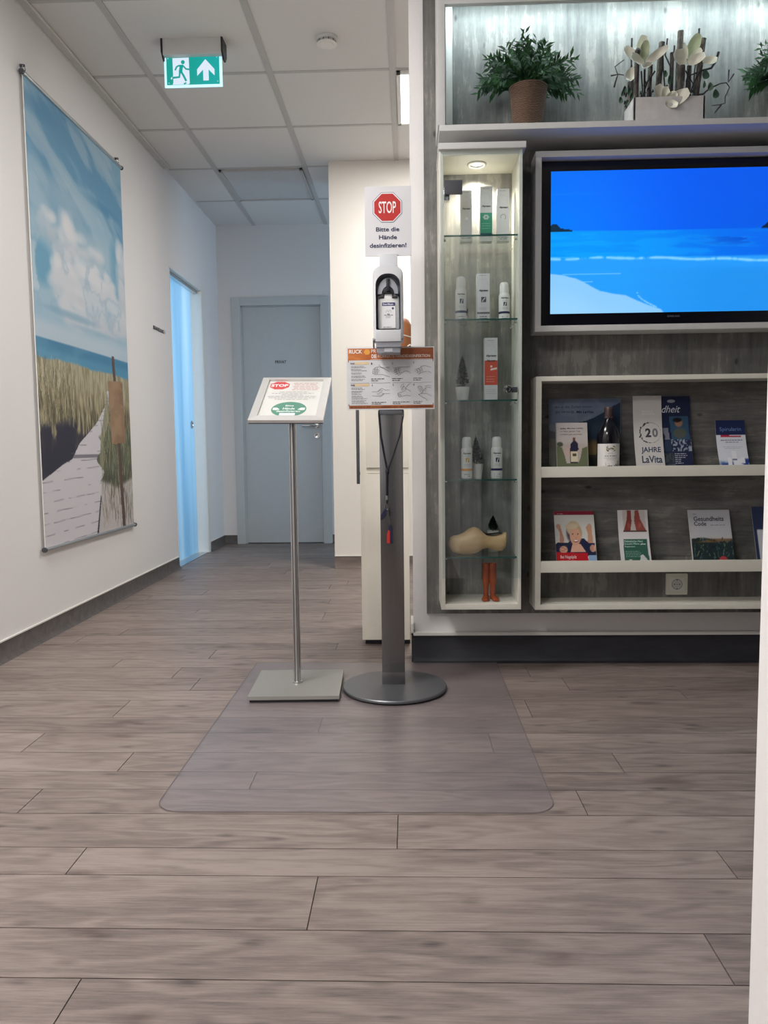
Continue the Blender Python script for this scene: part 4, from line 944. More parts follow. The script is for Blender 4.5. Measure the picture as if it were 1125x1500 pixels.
# magnolia arrangement
t = thing('magnolia_arrangement', 'cream silk magnolias with bark sticks in a white box planter on the upper shelf', 'flower arrangement', (0.91, 2.87, 1.942))
m = MB(); x0, x1, y0, y1, z0, z1, w_ = 0.789, 1.034, 2.805, 2.925, 1.942, 2.036, 0.008
m.box(x0, x1, y0, y0+w_, z0, z1, 'planter', 0.0015); m.box(x0, x1, y1-w_, y1, z0, z1, 'planter', 0.0015); m.box(x0, x0+w_, y0, y1, z0, z1, 'planter', 0.0015); m.box(x1-w_, x1, y0, y1, z0, z1, 'planter', 0.0015)
m.box(x0+w_, x1-w_, y0+w_, y1-w_, z0, z1-0.015, 'twig'); m.build('planter', t)
def MP(px_, py_, Y=2.865):     # crop pixels of the arrangement -> shelf plane
    X = 0.842+(890+px_*0.2089-945)*0.002531; Z = 2.191-(40+py_*0.2089-85)*0.002531-(X-0.842)*0.012
    k = Y/2.86; return V((X*k, Y, 0.84+(Z-0.84)*k))
r = random.Random(7)
for (xa, ya, xb, yb, rad, Y) in ((212, 170, 208, 540, 0.0085, 2.84), (372, 120, 345, 540, 0.0105, 2.88), (494, 50, 480, 540, 0.0105, 2.87), (440, 185, 438, 540, 0.007, 2.885), (642, 100, 595, 540, 0.0105, 2.855), (170, 370, 175, 540, 0.010, 2.88), (505, 270, 500, 540, 0.0115, 2.835), (300, 260, 290, 540, 0.008, 2.89), (555, 270, 550, 540, 0.008, 2.89)):
    m = MB(); a, b = MP(xb, yb, Y), MP(xa, ya, Y)
    m.tube([a, a.lerp(b, .25)+V((r.uniform(-.001, .001), 0, 0)), a.lerp(b, .5), a.lerp(b, .8)+V((r.uniform(-.001, .001), 0, 0)), b], rad, 'bark', 12); m.build('bark_stick', t)
m = MB()
for pts, rad in (([(175, 90), (172, 200), (185, 540)], .0028), ([(408, 95), (395, 200), (440, 290), (455, 540)], .0024), ([(615, 35), (612, 160), (590, 300), (580, 540)], .0028), ([(455, 140), (450, 250), (420, 540)], .0022),
                 ([(40, 325), (85, 318), (66, 268), (125, 225)], .0022), ([(62, 398), (78, 340), (88, 316), (125, 322)], .0022), ([(745, 185), (730, 240), (700, 285), (640, 300), (560, 330), (540, 540)], .0034),
                 ([(612, 452), (650, 450), (690, 415), (760, 385), (800, 380), (822, 410), (795, 470), (795, 510), (760, 520), (710, 525)], .0020), ([(815, 300), (812, 375)], .0020), ([(848, 325), (812, 378)], .0018), ([(770, 520), (728, 572)], .0022),
                 ([(262, 290), (262, 400), (270, 540)], .003), ([(330, 300), (280, 370), (250, 460), (240, 540)], .0024), ([(240, 300), (250, 420), (225, 540)], .0022), ([(560, 270), (540, 360), (530, 540)], .0026), ([(640, 270), (590, 370), (560, 450), (560, 540)], .0024), ([(530, 300), (580, 380), (600, 540)], .002), ([(290, 330), (310, 440), (300, 540)], .002), ([(380, 180), (385, 300), (400, 420), (395, 540)], .0022), ([(175, 260), (190, 380), (205, 540)], .0022)):
    Y = r.uniform(2.84, 2.89); m.tube([MP(a, b, Y) for a, b in pts], rad*1.35, 'twig', 6, r1=rad*.7)
m.build('twigs', t)
def leafdisc(m, px_, py_, rx, ry, Y, tilt=0.3, mat='roundleaf'):
    c = MP(px_, py_, Y); vs = [c]; 
    for k in range(14):
        a = 2*PI*k/14; vs.append(c+V((rx*math.cos(a), 0.004*math.sin(2*a)-0.003, ry*math.sin(a)+rx*math.cos(a)*tilt)))
    m.add(vs, [(0, 1+k, 1+(k+1) % 14) for k in range(14)], mat)
m = MB()
for q in ((663, 328, .0125, .016, 2.84), (695, 405, .010, .014, 2.84), (732, 452, .011, .015, 2.845), (108, 485, .008, .011, 2.86), (132, 420, .008, .013, 2.87), (655, 390, .005, .012, 2.85), (430, 360, .009, .016, 2.85), (398, 320, .008, .012, 2.86), (165, 430, .008, .014, 2.86), (150, 500, .007, .010, 2.86), (180, 460, .006, .012, 2.85), (410, 420, .008, .016, 2.87), (120, 440, .006, .010, 2.883)): leafdisc(m, *q, tilt=r.uniform(-.5, .5))
for k in range(46): leafdisc(m, r.choice((r.uniform(130, 200), r.uniform(230, 330), r.uniform(530, 600))), r.uniform(360, 530), .003, .006, r.uniform(2.85, 2.9), r.uniform(-1, 1), 'twig')
m.build('leaves', t)
def petal(m, bx, by, tx, ty, wd, Y0, Y1, mat='petal', cup=0.010):
    a, b = MP(bx, by, Y0), MP(tx, ty, Y1); ax = (b-a); L = ax.length; ax.normalize(); sd = ax.cross(V((0, -1, 0))).normalized(); nn = sd.cross(ax)
    if nn.y > 0: nn = -nn
    nu, nv = 6, 9; vs = []
    for j in range(nv+1):
        v = j/nv; wv = 0.98*wd*math.sin(PI*(0.05+0.87*v))**0.55
        for i in range(nu+1):
            u = i/nu*2-1; vs.append(a+ax*(L*v)+sd*(wv*u)+nn*(-cup*(1-u*u)*math.sin(PI*v)+cup*0.8*v*v+0.0012*math.sin(9*v+u*3)))
    fs = [(j*(nu+1)+i, j*(nu+1)+i+1, (j+1)*(nu+1)+i+1, (j+1)*(nu+1)+i) for j in range(nv) for i in range(nu)]
    m.add(vs, fs, mat)
flowers = [
 [(240, 240, 250, 78, .021, 2.85, 2.85, 'petal'), (250, 235, 268, 110, .017, 2.84, 2.835, 'petal2'), (235, 240, 130, 150, .017, 2.85, 2.86, 'petal'), (255, 245, 165, 195, .015, 2.83, 2.80, 'petal'), (270, 245, 408, 150, .015, 2.84, 2.83, 'petal'), (310, 245, 232, 278, .010, 2.82, 2.80, 'petal'), (190, 275, 150, 365, .017, 2.85, 2.84, 'petal'), (240, 240, 180, 170, .014, 2.86, 2.883, 'petal')],
 [(545, 230, 610, 75, .021, 2.85, 2.85, 'petal2'), (540, 225, 515, 130, .008, 2.84, 2.84, 'petal'), (535, 260, 450, 180, .020, 2.83, 2.81, 'petal'), (500, 260, 495, 165, .018, 2.83, 2.82, 'petal'), (548, 255, 655, 200, .016, 2.82, 2.80, 'petal'), (545, 250, 630, 168, .014, 2.84, 2.83, 'petal'), (640, 235, 735, 238, .015, 2.84, 2.83, 'petal')],
 [(410, 530, 345, 392, .021, 2.83, 2.82, 'petal'), (412, 522, 398, 405, .016, 2.82, 2.82, 'petal'), (405, 520, 552, 432, .023, 2.81, 2.80, 'petal'), (402, 500, 480, 522, .014, 2.80, 2.80, 'petal'), (412, 505, 470, 438, .018, 2.82, 2.81, 'petal')]]
for fl_ in flowers:
    m = MB()
    for q in fl_: petal(m, *q)
    c = MP(fl_[0][0], fl_[0][1], fl_[0][5]); m.lathe([(0.0, 0), (.004, .002), (.0045, .007), (.0, .012)], c, 'petal2', 10)
    m.build('magnolia_bloom', t)
m = MB(); m.lathe([(0.0, -.010), (.008, -.006), (.010, 0), (.007, .008), (0, .012)], MP(214, 172, 2.82), 'twig', 12); m.build('seed_pod', t)

# ---------------- display cabinet
VX0, VX1, VY, VZ0, VZ1 = 0.114, 0.401, 2.76, 0.251, 1.856
t = thing('display_cabinet', 'narrow tall white display cabinet with glass shelves and an inside lamp', 'display cabinet', (0.257, 2.86, VZ0))
m = MB(); th_ = 0.015
m.box(VX0, VX0+th_, VY, 2.958, VZ0, VZ1, 'offwhite', 0.001); m.box(VX1-th_+0.004, VX1, VY, 2.958, VZ0, VZ1, 'offwhite', 0.001)
m.box(VX0+th_, VX1-th_+0.004, VY, 2.958, VZ0, VZ0+0.020, 'offwhite', 0.0008); m.box(VX0+th_, VX1-th_+0.004, VY, 2.958, VZ1-0.016, VZ1, 'offwhite', 0.0008)
m.build('body', t)
m = MB(); m.box(VX0+th_, VX1-th_+.004, 2.952, 2.9585, VZ0+.02, VZ1-.016, 'conc_l'); m.build('back_panel', t)
m = MB(); m.box(0.112, 0.411, 2.745, 2.958, 1.856, 1.877, 'greyframe', 0.001); m.build('top_board', t)
for z in (1.575, 1.287, 1.004, 0.722, 0.4425):
    m = MB(); m.box(VX0+th_+.002, VX1-th_+.001, 2.772, 2.948, z-0.006, z-0.0001, 'glass'); 
    gs = m.build('glass_shelf', t)
    m = MB(); m.box(VX0+th_+.002, VX1-th_+.001, 2.7705, 2.772, z-0.006, z-0.0001, 'glassedge'); m.build('front_edge', gs, 'green glass edge')
    for xx in (VX0+th_, VX1-th_+.004):
        for yy in (2.80, 2.93):
            m = MB(); m.lathe([(0.004, -0.009), (0.004, 0.0)], (xx, yy, z-0.0105), 'chrome', axis='x', seg=10) if xx > .3 else m.lathe([(0.004, 0), (0.004, 0.009)], (xx, yy, z-0.0105), 'chrome', axis='x', seg=10)
            m.build('shelf_pin', gs)
m = MB(); m.box(VX0+0.004, VX1-0.003, VY-0.0065, VY-0.0015, VZ0+0.115, VZ1-0.004, 'doorglass'); m.build('glass_door', t)
m = MB(); m.box(0.132, 0.193, VY-0.018, VY-0.0066, 1.706, 1.752, 'darkgrey', 0.001); m.box(0.130, 0.150, VY, VY+0.03, 1.69, 1.735, 'chrome', 0.002); m.build('hinge', t, 'dark hinge plate')
m = MB(); m.lathe([(0.0145, 0), (0.0150, -0.004), (0.012, -0.010), (0.007, -0.0105), (0.006, -0.008), (0, -0.008)], (0.351, VY-0.0066, 1.038), 'chrome', axis='y'); m.box(0.362, 0.386, VY-0.004, VY+0.012, 1.028, 1.046, 'darkgrey', 0.002); m.build('lock', t)
m = MB(); m.lathe([(0.034, 0), (0.034, -0.003), (0.030, -0.005), (0.024, -0.004), (0.022, -0.001)], (0.252, 2.85, VZ1-0.016), 'alu', 32); sr = m.build('spotlight', t)
m = MB(); m.lathe([(0.0, -0.0042), (0.010, -0.0040), (0.013, -0.002), (0.013, -0.001)], (0.252, 2.85, VZ1-0.016), 'lamp', 20); m.build('bulb', sr)

# products
GB = 'boxed foot care products in the glass cabinet'; GC = 'spray cans in the glass cabinet'
INK = s(36, 36, 44)
def prodbox(x0, x1, z0, z1, yf, label, kind, rot=0.0):
    w_ = x1-x0; cxx = (x0+x1)/2; o = (cxx, yf+w_*0.5, z0)
    m = MB(); base = s(214, 213, 212)
    fr = Fr((x0, yf, z0), (1, 0, 0), (0, 0, 1)); h = z1-z0
    m.box(x0, x1, yf, yf+w_*0.85, z0, z1, 'print', 0.0006, col=base)
    rg = random.Random(int(x0*1000)); 
    m.text('Alpresan', (w_*.16, h*.615, w_*.86, h*.615+.009), fr, .0006, INK, bold=.03, shear=.1)
    m.stroke([(w_*.2, h*.85), (w_*.28, h*.9), (w_*.4, h*.87), (w_*.6, h*.88), (w_*.8, h*.84), (w_*.84, h*.76)], .0006, fr, .0005, s(160, 160, 164)); m.greek(w_*.2, w_*.8, h*.955, .003, fr, .0005, s(150, 150, 154), rg)
    if kind == 'green':
        m.rect(0.0006, h*.11, w_-.0006, h*.52, fr, .0004, s(64, 158, 128)); m.rect(.0006, h*.10, w_-.0006, h*.145, fr, .0006, s(24, 66, 84)); 
        for k in range(6): a = k*PI/3; m.disc(w_*.5+.007*math.cos(a), h*.44+.006*math.sin(a), .0045, .0035, fr, .0008, s(206, 216, 212), seg=10)
        for k in range(3): m.greek(w_*.15, w_*.9, h*(.32-.045*k), .0028, fr, .0008, s(150, 206, 186), rg)
    elif kind == 'red':
        m.rect(0.0006, h*.25, w_-.0006, h*.64, fr, .0004, s(204, 84, 62)); m.poly([(w_*.45, h*.48), (w_*.95, h*.50), (w_*.95, h*.53), (w_*.47, h*.51)], fr, .0008, 'print', s(232, 214, 208)); m.disc(w_*.52, h*.545, .004, .004, fr, .0008, s(232, 214, 208), seg=8)
        m.text('Alpresan', (w_*.12, h*.69, w_*.90, h*.69+.010), fr, .0006, INK, bold=.03)
        for k in range(3): m.greek(w_*.15, w_*.85, h*(.38-.04*k), .0024, fr, .0008, s(230, 180, 168), rg); m.greek(w_*.15, w_*.9, h*(.17-.03*k), .0022, fr, .0006, s(170, 170, 170), rg)
    elif kind == 'foot':
        m.rect(w_*.33, h*.40, w_*.72, h*.51, fr, .0005, s(84, 86, 92)); m.stroke([(w_*.42, h*.41), (w_*.5, h*.455), (w_*.6, h*.47), (w_*.62, h*.50)], .003, fr, .0008, s(220, 220, 222))
        m.rect(.0006, h*.155, w_-.0006, h*.195, fr, .0005, s(110, 112, 112)); m.greek(w_*.22, w_*.8, h*.09, .004, fr, .0006, s(60, 60, 66), rg, 1); m.greek(w_*.18, w_*.85, h*.05, .004, fr, .0006, s(60, 60, 66), rg, 1)
        for k in range(2): m.greek(w_*.2, w_*.8, h*(.28-.03*k), .002, fr, .0006, s(150, 150, 154), rg)
    elif kind == 'drop':
        m.disc(w_*.55, h*.44, .006, .007, fr, .0005, s(236, 236, 236), seg=12); m.stroke([(w_*.4, h*.42), (w_*.55, h*.40), (w_*.62, h*.43)], .001, fr, .0008, s(110, 110, 114)); m.greek(w_*.1, w_*.9, h*.06, .004, fr, .0006, s(70, 70, 76), rg, 1)
    else:
        m.stroke([(w_*.5+.009*math.cos(a), h*.46+.009*math.sin(a)) for a in [k*PI/8-1 for k in range(13)]], .0014, fr, .0006, s(90, 92, 96)); m.greek(w_*.1, w_*.9, h*.06, .004, fr, .0006, s(70, 70, 76), rg, 1); m.greek(w_*.2, w_*.8, h*.03, .004, fr, .0006, s(70, 70, 76), rg, 1)
    single(m, 'product_box', label, 'product box', o, GB)
prodbox(0.194, 0.235, 1.575, 1.754, 2.86, 'plain white product box under the dark hinge, leftmost on the top glass shelf', 'drop')
prodbox(0.264, 0.308, 1.575, 1.766, 2.86, 'white product box with green lower half, middle of the top glass shelf', 'green')
prodbox(0.326, 0.369, 1.575, 1.757, 2.86, 'plain white product box with a ring motif, rightmost on the top glass shelf', 'ring')
prodbox(0.250, 0.296, 1.287, 1.455, 2.83, 'white product box with grey band standing between two spray cans', 'foot')
prodbox(0.277, 0.324, 1.004, 1.228, 2.83, 'tall white product box with large coral red field', 'red')
def can(cx, z0, rad, h, caph, band, icon, label, bname=None):
    t = thing('spray_can', label, 'spray can', (cx, 2.84, z0), GC)
    bh = h-caph
    m = MB(); m.lathe([(rad*.86, 0), (rad*.97, .002), (rad, .005), (rad, bh-.012), (rad*.97, bh-.007), (rad*.88, bh-.003), (rad*.78, bh), (0, bh)], (cx, 2.84, z0), 'white', 32)
    def cmap(x, y, o): a = x/rad; return V((cx+(rad+o)*math.sin(a), 2.84-(rad+o)*math.cos(a), z0+y))
    def patch(x0, x1, y0, y1, col, o=.0004, n=10):
        for k in range(n):
            a, b = x0+(x1-x0)*k/n, x0+(x1-x0)*(k+1)/n; m.add([cmap(a, y0, o), cmap(b, y0, o), cmap(b, y1, o), cmap(a, y1, o)], [(0, 1, 2, 3)], 'print', col)
    patch(-rad*1.5, rad*1.5, bh*.25, bh*.25+.008, band, n=14)
    m.text('Alpresan', (-rad*.72, bh*.76, rad*.72, bh*.76+.008), None, .0005, INK, bold=.03, fmap=cmap)
    rg = random.Random(int(cx*999)); m.greek(-rad*.4, rad*.5, bh*.71, .0025, None, .0005, s(150, 150, 154), rg, fmap=cmap)
    patch(-rad*.25, rad*.38, bh*.52, bh*.66, icon, n=3); m.add([cmap(-rad*.1, bh*.52, .0008), cmap(rad*.06, bh*.52, .0008), cmap(rad*.26, bh*.66, .0008), cmap(rad*.1, bh*.64, .0008)], [(0, 1, 2, 3)], 'print', s(230, 230, 230))
    for y in (.13, .07): m.greek(-rad*.55, rad*.6, bh*y, .003, None, .0005, s(60, 60, 70), rg, 1, fmap=cmap)
    for y in (.45, .41): m.greek(-rad*.5, rad*.6, bh*y, .0018, None, .0005, s(150, 150, 156), rg, 1, fmap=cmap)
    m.build('can_body', t)
    m = MB(); cr = rad*.84; m.lathe([(cr, bh-.003), (cr, bh+caph-.014), (cr*.93, bh+caph-.006), (cr*.72, bh+caph-.001), (cr*.4, h), (0, h)], (cx, 2.84, z0), 'white', 28); m.build('cap', t)
can(0.1935, 1.287, .0200, .160, .040, s(46, 66, 96), s(52, 62, 88), 'taller white spray can with slate blue band left of the grey banded box')
can(0.3485, 1.287, .0195, .137, .038, s(30, 30, 72), s(70, 74, 86), 'shorter white spray can with dark navy band right of the grey banded box')
can(0.213, 0.722, .0205, .152, .037, s(228, 160, 84), s(206, 164, 72), 'white spray can with orange band beside the small potted conifer')
can(0.322, 0.722, .0205, .152, .037, s(22, 24, 84), s(20, 22, 60), 'white spray can with deep blue band at the right of its glass shelf')
def conifer(name, label, cx, z0, yb, potr, poth, treeh, treer, seed, lean=0.0, rib=False):
    t = thing(name, label, 'potted conifer', (cx, yb, z0), 'little artificial conifers in the glass cabinet')
    m = MB(); m.lathe([(potr*.78, 0), (potr*.8, .001), (potr, poth-.002), (potr*1.0, poth), (potr*.92, poth), (potr*.90, poth-.006), (0, poth-.006)], (cx, yb, z0), 'pot', 28); m.build('pot', t)
    m = MB(); r = random.Random(seed)
    m.tube([(cx, yb, z0+poth-.006), (cx+lean, yb, z0+poth+treeh)], .002, 'twig', 6, r1=.0006)
    for i in range(520):
        v = r.random()**.8; rad = treer*(1-v)**.75*(.35+.65*min(1, v*7+.35))*r.uniform(.8, 1.05); a = r.random()*2*PI
        b = V((cx+lean*v, yb, z0+poth+treeh*v*.95)); d = V((math.cos(a), math.sin(a), r.uniform(.1, .7))).normalized()
        e = b+d*rad; e.y = min(e.y, 2.949); q = b+d*rad*.55; q.y = min(q.y, 2.947); n_ = d.cross(V((r.uniform(-1, 1), r.uniform(-1, 1), r.uniform(-1, 1)))).normalized()*.0025
        m.add([q-n_, e, q+n_], [(0, 1, 2)], 'fir'); 
        for sg in (-1, 1):
            e2 = b+(d+n_*sg*160+V((0, 0, .3))).normalized()*rad*.95; e2.y = min(e2.y, 2.949); m.add([q-n_, e2, q+n_], [(0, 1, 2)], 'fir')
    m.build('tree_foliage', t)
conifer('miniature_conifer', 'small dark conifer in white pot left of the coral red box', 0.198, 1.004, 2.84, .0255, .050, .118, .033, 3)
conifer('miniature_conifer', 'small dark conifer in white pot half hidden behind the orange banded can', 0.254, 0.722, 2.89, .024, .052, .110, .028, 5, -.004)
conifer('miniature_conifer', 'small dark conifer peeking from behind the spray can on the second glass shelf', 0.205, 1.287, 2.90, .016, .03, .095, .026, 11)
conifer('miniature_conifer', 'small dark conifer in white pot standing behind the wooden clog', 0.317, 0.4425, 2.915, .022, .080, .058, .026, 9)
# wooden clog
t = thing('wooden_clog', 'unpainted wooden clog lying on the lowest glass shelf', 'clog', (0.25, 2.835, 0.4425))
m = MB(); cz0 = 0.4435
stn = [(0.146, .034, .048, .010), (0.150, .020, .062, .022), (0.162, .007, .068, .030), (0.180, .002, .071, .036), (0.200, .000, .079, .040), (0.222, .000, .095, .042), (0.240, .001, .101, .041), (0.256, .008, .096, .038), (0.272, .018, .083, .034), (0.290, .022, .072, .031), (0.310, .016, .070, .031), (0.328, .010, .072, .033), (0.345, .012, .076, .033), (0.356, .024, .080, .028), (0.361, .040, .079, .016)]
seg = 20; vs = []
for x, lo, hi, hw in stn:
    for k in range(seg):
        a = 2*PI*k/seg; ca, sa = math.cos(a), math.sin(a)
        vs.append((0.002+x*0.985, 2.838+hw*abs(ca)**.8*(1 if ca > 0 else -1), cz0+(lo+hi)/2+(hi-lo)/2*abs(sa)**.8*(1 if sa > 0 else -1)))
n = len(stn)
m.add(vs, [(i*seg+k, i*seg+(k+1) % seg, (i+1)*seg+(k+1) % seg, (i+1)*seg+k) for i in range(n-1) for k in range(seg)]+[tuple(range(seg)), tuple((n-1)*seg+k for k in range(seg))], 'clog')
m.build('clog_body', t)
m = MB(); vs = []
for k in range(20): a = 2*PI*k/20; vs.append((0.305+.040*math.cos(a), 2.838+.024*math.sin(a), cz0+.0745+.004*math.cos(a)+(.012 if math.cos(a) < -.6 else 0)))
m.add(vs, [tuple(range(20))], 'twig'); m.build('opening', t, 'dark foot opening')
# pair of resin feet
t = thing('foot_figurine', 'orange figurine of two lower legs with feet on the cabinet bottom', 'figurine', (0.296, 2.84, VZ0+.02))
m = MB(); fz = VZ0+.0205
for sg in (-1, 1):
    xx = 0.2965+sg*.0125
    m.lathe([(.0, 0), (.010, .001), (.0105, .010), (.009, .022), (.0095, .04), (.0125, .065), (.0145, .09), (.0125, .115), (.0145, .128), (.013, .136), (0, .137)], (xx, 2.85, fz), 'orange', 18, sy=.9)
    st2 = [(2.86, .006, .007), (2.85, .011, .011), (2.83, .011, .009), (2.815, .014, .007), (2.805, .013, .006), (2.799, .007, .004)]
    vs = []
    for y, hw, hh in st2:
        for k in range(12): a = 2*PI*k/12; vs.append((xx+sg*(2.85-y)*.16+hw*math.cos(a), y, fz+max(0.0, hh+hh*math.sin(a))))
    m.add(vs, [(i*12+k, i*12+(k+1) % 12, (i+1)*12+(k+1) % 12, (i+1)*12+k) for i in range(5) for k in range(12)]+[tuple(range(12)), tuple(range(60, 72))], 'orange')
m.box(.2965-.012, .2965+.012, 2.845, 2.856, fz+.06, fz+.13, 'orange', .003)
m.build('legs', t)

# ---------------- television
t = thing('television', 'large television showing a blue tropical beach, framed in a white surround', 'television', (0.90, 2.92, 1.25))
FX0, FX1, FZ0, FZ1, FY = 0.461, 1.71, 1.250, 1.880, 2.85
m = MB(); b = .021
m.box(FX0, FX1, FY, 2.957, FZ1-b, FZ1, 'greyframe', .001); m.box(FX0, FX1, FY, 2.957, FZ0, FZ0+b, 'greyframe', .001); m.box(FX0, FX0+b, FY, 2.957, FZ0+b, FZ1-b, 'greyframe', .001); m.box(FX1-b, FX1, FY, 2.957, FZ0+b, FZ1-b, 'greyframe', .001)
m.build('surround', t, 'grey-white surround')
sx0, sx1, sz0, sz1, SY = 0.522, 1.430, 1.318, 1.822, 2.889
m = MB(); m.box(FX0+.022, 1.47, SY, 2.955, 1.273, sz1+.034, 'blackgloss', .003); m.box(FX0+.022, 1.688, 2.93, 2.956, 1.272, 1.858, 'black'); m.build('bezel', t, 'black gloss bezel')
cv = Cv(300, 166, (0, 96, 246))
H0 = .585
cv.put(sm(.6-cv.u, 0, .6)*.8, (0, 128, 255)); cv.put(sm(cv.u, .3, .9)*.8, (0, 88, 226)); cv.put(sm(cv.v, .6, 1)*.25, (0, 84, 240))
cv.put(np.clip(1-np.abs(cv.v-.84)/.01, 0, 1)*sm(.25-cv.u, 0, .2)*.3, (40, 150, 255))
hz = H0-.006*np.sin(cv.u*3)
seaM = sm(hz-cv.v, -.003, .003)
cv.put(seaM, (0, 104, 236)); cv.put(seaM*sm(.9-cv.u, 0, .8), (0, 150, 250)); n_ = fbm(cv, 6, 40, 3)
cv.put(seaM*sm(n_, .45, .6)*.35, (20, 176, 255)); cv.put(seaM*sm(n_, .52, .65)*sm(cv.u, .45, .8)*sm(cv.v, .44, .5)*.8, (0, 70, 205))
cv.put(sm(.40-cv.v, 0, .02)*.9, (40, 158, 250)); cv.put(sm(.36-cv.v, 0, .1)*sm(cv.u, .2, .8)*.7, (28, 140, 232))
wy = .378-.06*np.clip(cv.u-.3, 0, 1)-.012*np.sin(cv.u*25)*.4
wn = fbm(cv, 40, 6, 12, 3)
cv.put(np.clip(1-np.abs(cv.v-wy-.012)/(.016*(.4+wn)), 0, 1)*sm(wn, .25, .45), (140, 214, 255))
cv.put(np.clip(1-np.abs(cv.v-(.278))/.006, 0, 1)*(cv.u > .05)*(cv.u < .28)*.7, (130, 206, 255)); cv.put(np.clip(1-np.abs(cv.v-.398)/.004, 0, 1)*(cv.u < .1)*.6, (130, 206, 255)); cv.put(np.clip(1-np.abs(cv.v-.225)/.005, 0, 1)*(cv.u > .12)*(cv.u < .17)*.7, (150, 210, 255))
# beach (lower left)
sand = np.interp(cv.u, [0, .05, .12, .2, .30, .38, .44, .5], [.285, .275, .235, .155, .125, .06, .02, -.1])+.01*(wn-.5)
cv.put(sm(sand-cv.v, -.004, .004), (138, 202, 255)); cv.put(sm(sand-cv.v, .03, .25)*.6, (160, 214, 255))
for k in range(18): u = .345+k*.0045; cv.ell(u, .14-.105*(k/18)**.6, .004, .006, (150, 214, 255), .7, .5)
cv.poly([(0, H0-.005), (0, .62), (.01, .636), (.022, .634), (.04, .605), (.06, .597), (.085, .592), (.085, H0-.004)], (14, 44, 66))
cv.poly([(.828, H0-.004), (.838, H0+.012), (.85, H0+.028), (.862, H0+.05), (.90, .70), (1, .74), (1, H0-.01)], (12, 36, 60))
m = MB()
def tmap(u, v, o): return V((sx0+(sx1-sx0)*u, SY-.0008, sz0+(sz1-sz0)*v))
m.canvas(cv, tmap, 'screen'); m.build('screen', t)
m = MB(); lf = Fr((0.945, SY-.0007, 1.300), (1, 0, 0), (0, 0, 1)); m.text('SAMSUNG', (0, 0, .045, .0065), lf, .0008, s(92, 96, 110), bold=.02); m.build('logo', t, 'small grey logo')

# ---------------- leaflet shelf unit
UX0, UX1, UY, UZ0, UZ1 = 0.461, 1.75, 2.82, 0.236, 1.087
t = thing('leaflet_rack', 'white wall rack with two lipped shelves for leaflets under the television', 'leaflet rack', (1.1, 2.89, UZ0))
m = MB(); b = .020
m.box(UX0, UX1, UY, 2.958, UZ1-.017, UZ1, 'offwhite', .001); m.box(UX0, UX1, UY, 2.958, UZ0, UZ0+.019, 'offwhite', .001)
m.box(UX0, UX0+b, UY, 2.958, UZ0+.019, UZ1-.017, 'offwhite', .001); m.box(UX1-b, UX1, UY, 2.958, UZ0+.019, UZ1-.017, 'offwhite', .001); m.build('body', t)
m = MB(); m.box(UX0+b, UX1-b, 2.950, 2.9585, .415, UZ1-.017, 'conc_h'); m.box(UX0+b, UX1-b, 2.952, 2.9585, UZ0+.019, .415, 'conc_v'); m.build('back_panel', t)
S1, S2 = .738, .390
for zt, zb in ((.762, .7235), (.4155, .374)):
    m = MB(); m.box(UX0+b, UX1-b, UY+.001, UY+.019, zb, zt, 'offwhite', .001); m.box(UX0+b, UX1-b, UY+.019, 2.95, zb, zb+.016, 'offwhite', .0006); m.build('lipped_shelf', t)

# leaflets
def leaflet(name, label, cat, x0, x1, z0, z1, cv, art=None, yb=2.862, yt=2.935, thick=.0015, dx=0.0, curve=.0, group='leaflets and brochures on the rack', mat='gloss', twist=0.0):
    """stands on its shelf leaning back; x and z as measured, bottom hidden behind the lip"""
    m = MB(); w_, h = x1-x0, z1-z0
    def fm(x, y, o):
        v = y/h; Y = yb+(yt-yb)*v+curve*math.sin(PI*min(1, max(0, v)))-o+twist*x
        return V((x0+x+dx*v, Y, z0+y))
    m.canvas(cv, lambda u, v, o: fm(u*w_, v*h, o), mat, .0)
    g_ = s(190, 190, 188)
    N = 8
    L = [fm(0, h*k/N, 0) for k in range(N+1)]; Rr = [fm(w_, h*k/N, 0) for k in range(N+1)]; off = V((0, thick, 0))
    for k in range(N):
        m.add([L[k], L[k+1], L[k+1]+off, L[k]+off], [(0, 1, 2, 3)], 'print', g_); m.add([Rr[k], Rr[k]+off, Rr[k+1]+off, Rr[k+1]], [(0, 1, 2, 3)], 'print', g_)
        m.add([L[k]+off, L[k+1]+off, Rr[k+1]+off, Rr[k]+off], [(0, 1, 2, 3)], 'print', g_)
    m.add([L[N], Rr[N], Rr[N]+off, L[N]+off], [(0, 1, 2, 3)], 'print', g_)
    if art: art(m, lambda x, y, o=0.0: fm(x*w_, y*h, o), w_, h)
    return single(m, name, label, cat, ((x0+x1)/2, yb, z0), group)
def tx(m, f, body, u0, v0, u1, v1, col, **k): m.text(body, (u0, v0, u1, v1), None, .0007, col, fmap=lambda a, b, o: f(a, b, o), **k)
def gk(m, f, u0, u1, v, hh, col, rg, fill=.9):
    x = u0; xe = u1*(fill+(1-fill)*rg.random())
    while x < xe:
        e = min(x+rg.uniform(.04, .12), xe); m.add([f(x, v, .0006), f(e, v, .0006), f(e, v+hh*.7, .0006), f(x, v+hh*.7, .0006)], [(0, 1, 2, 3)], 'print', col); x = e+.02
rg = random.Random(77)
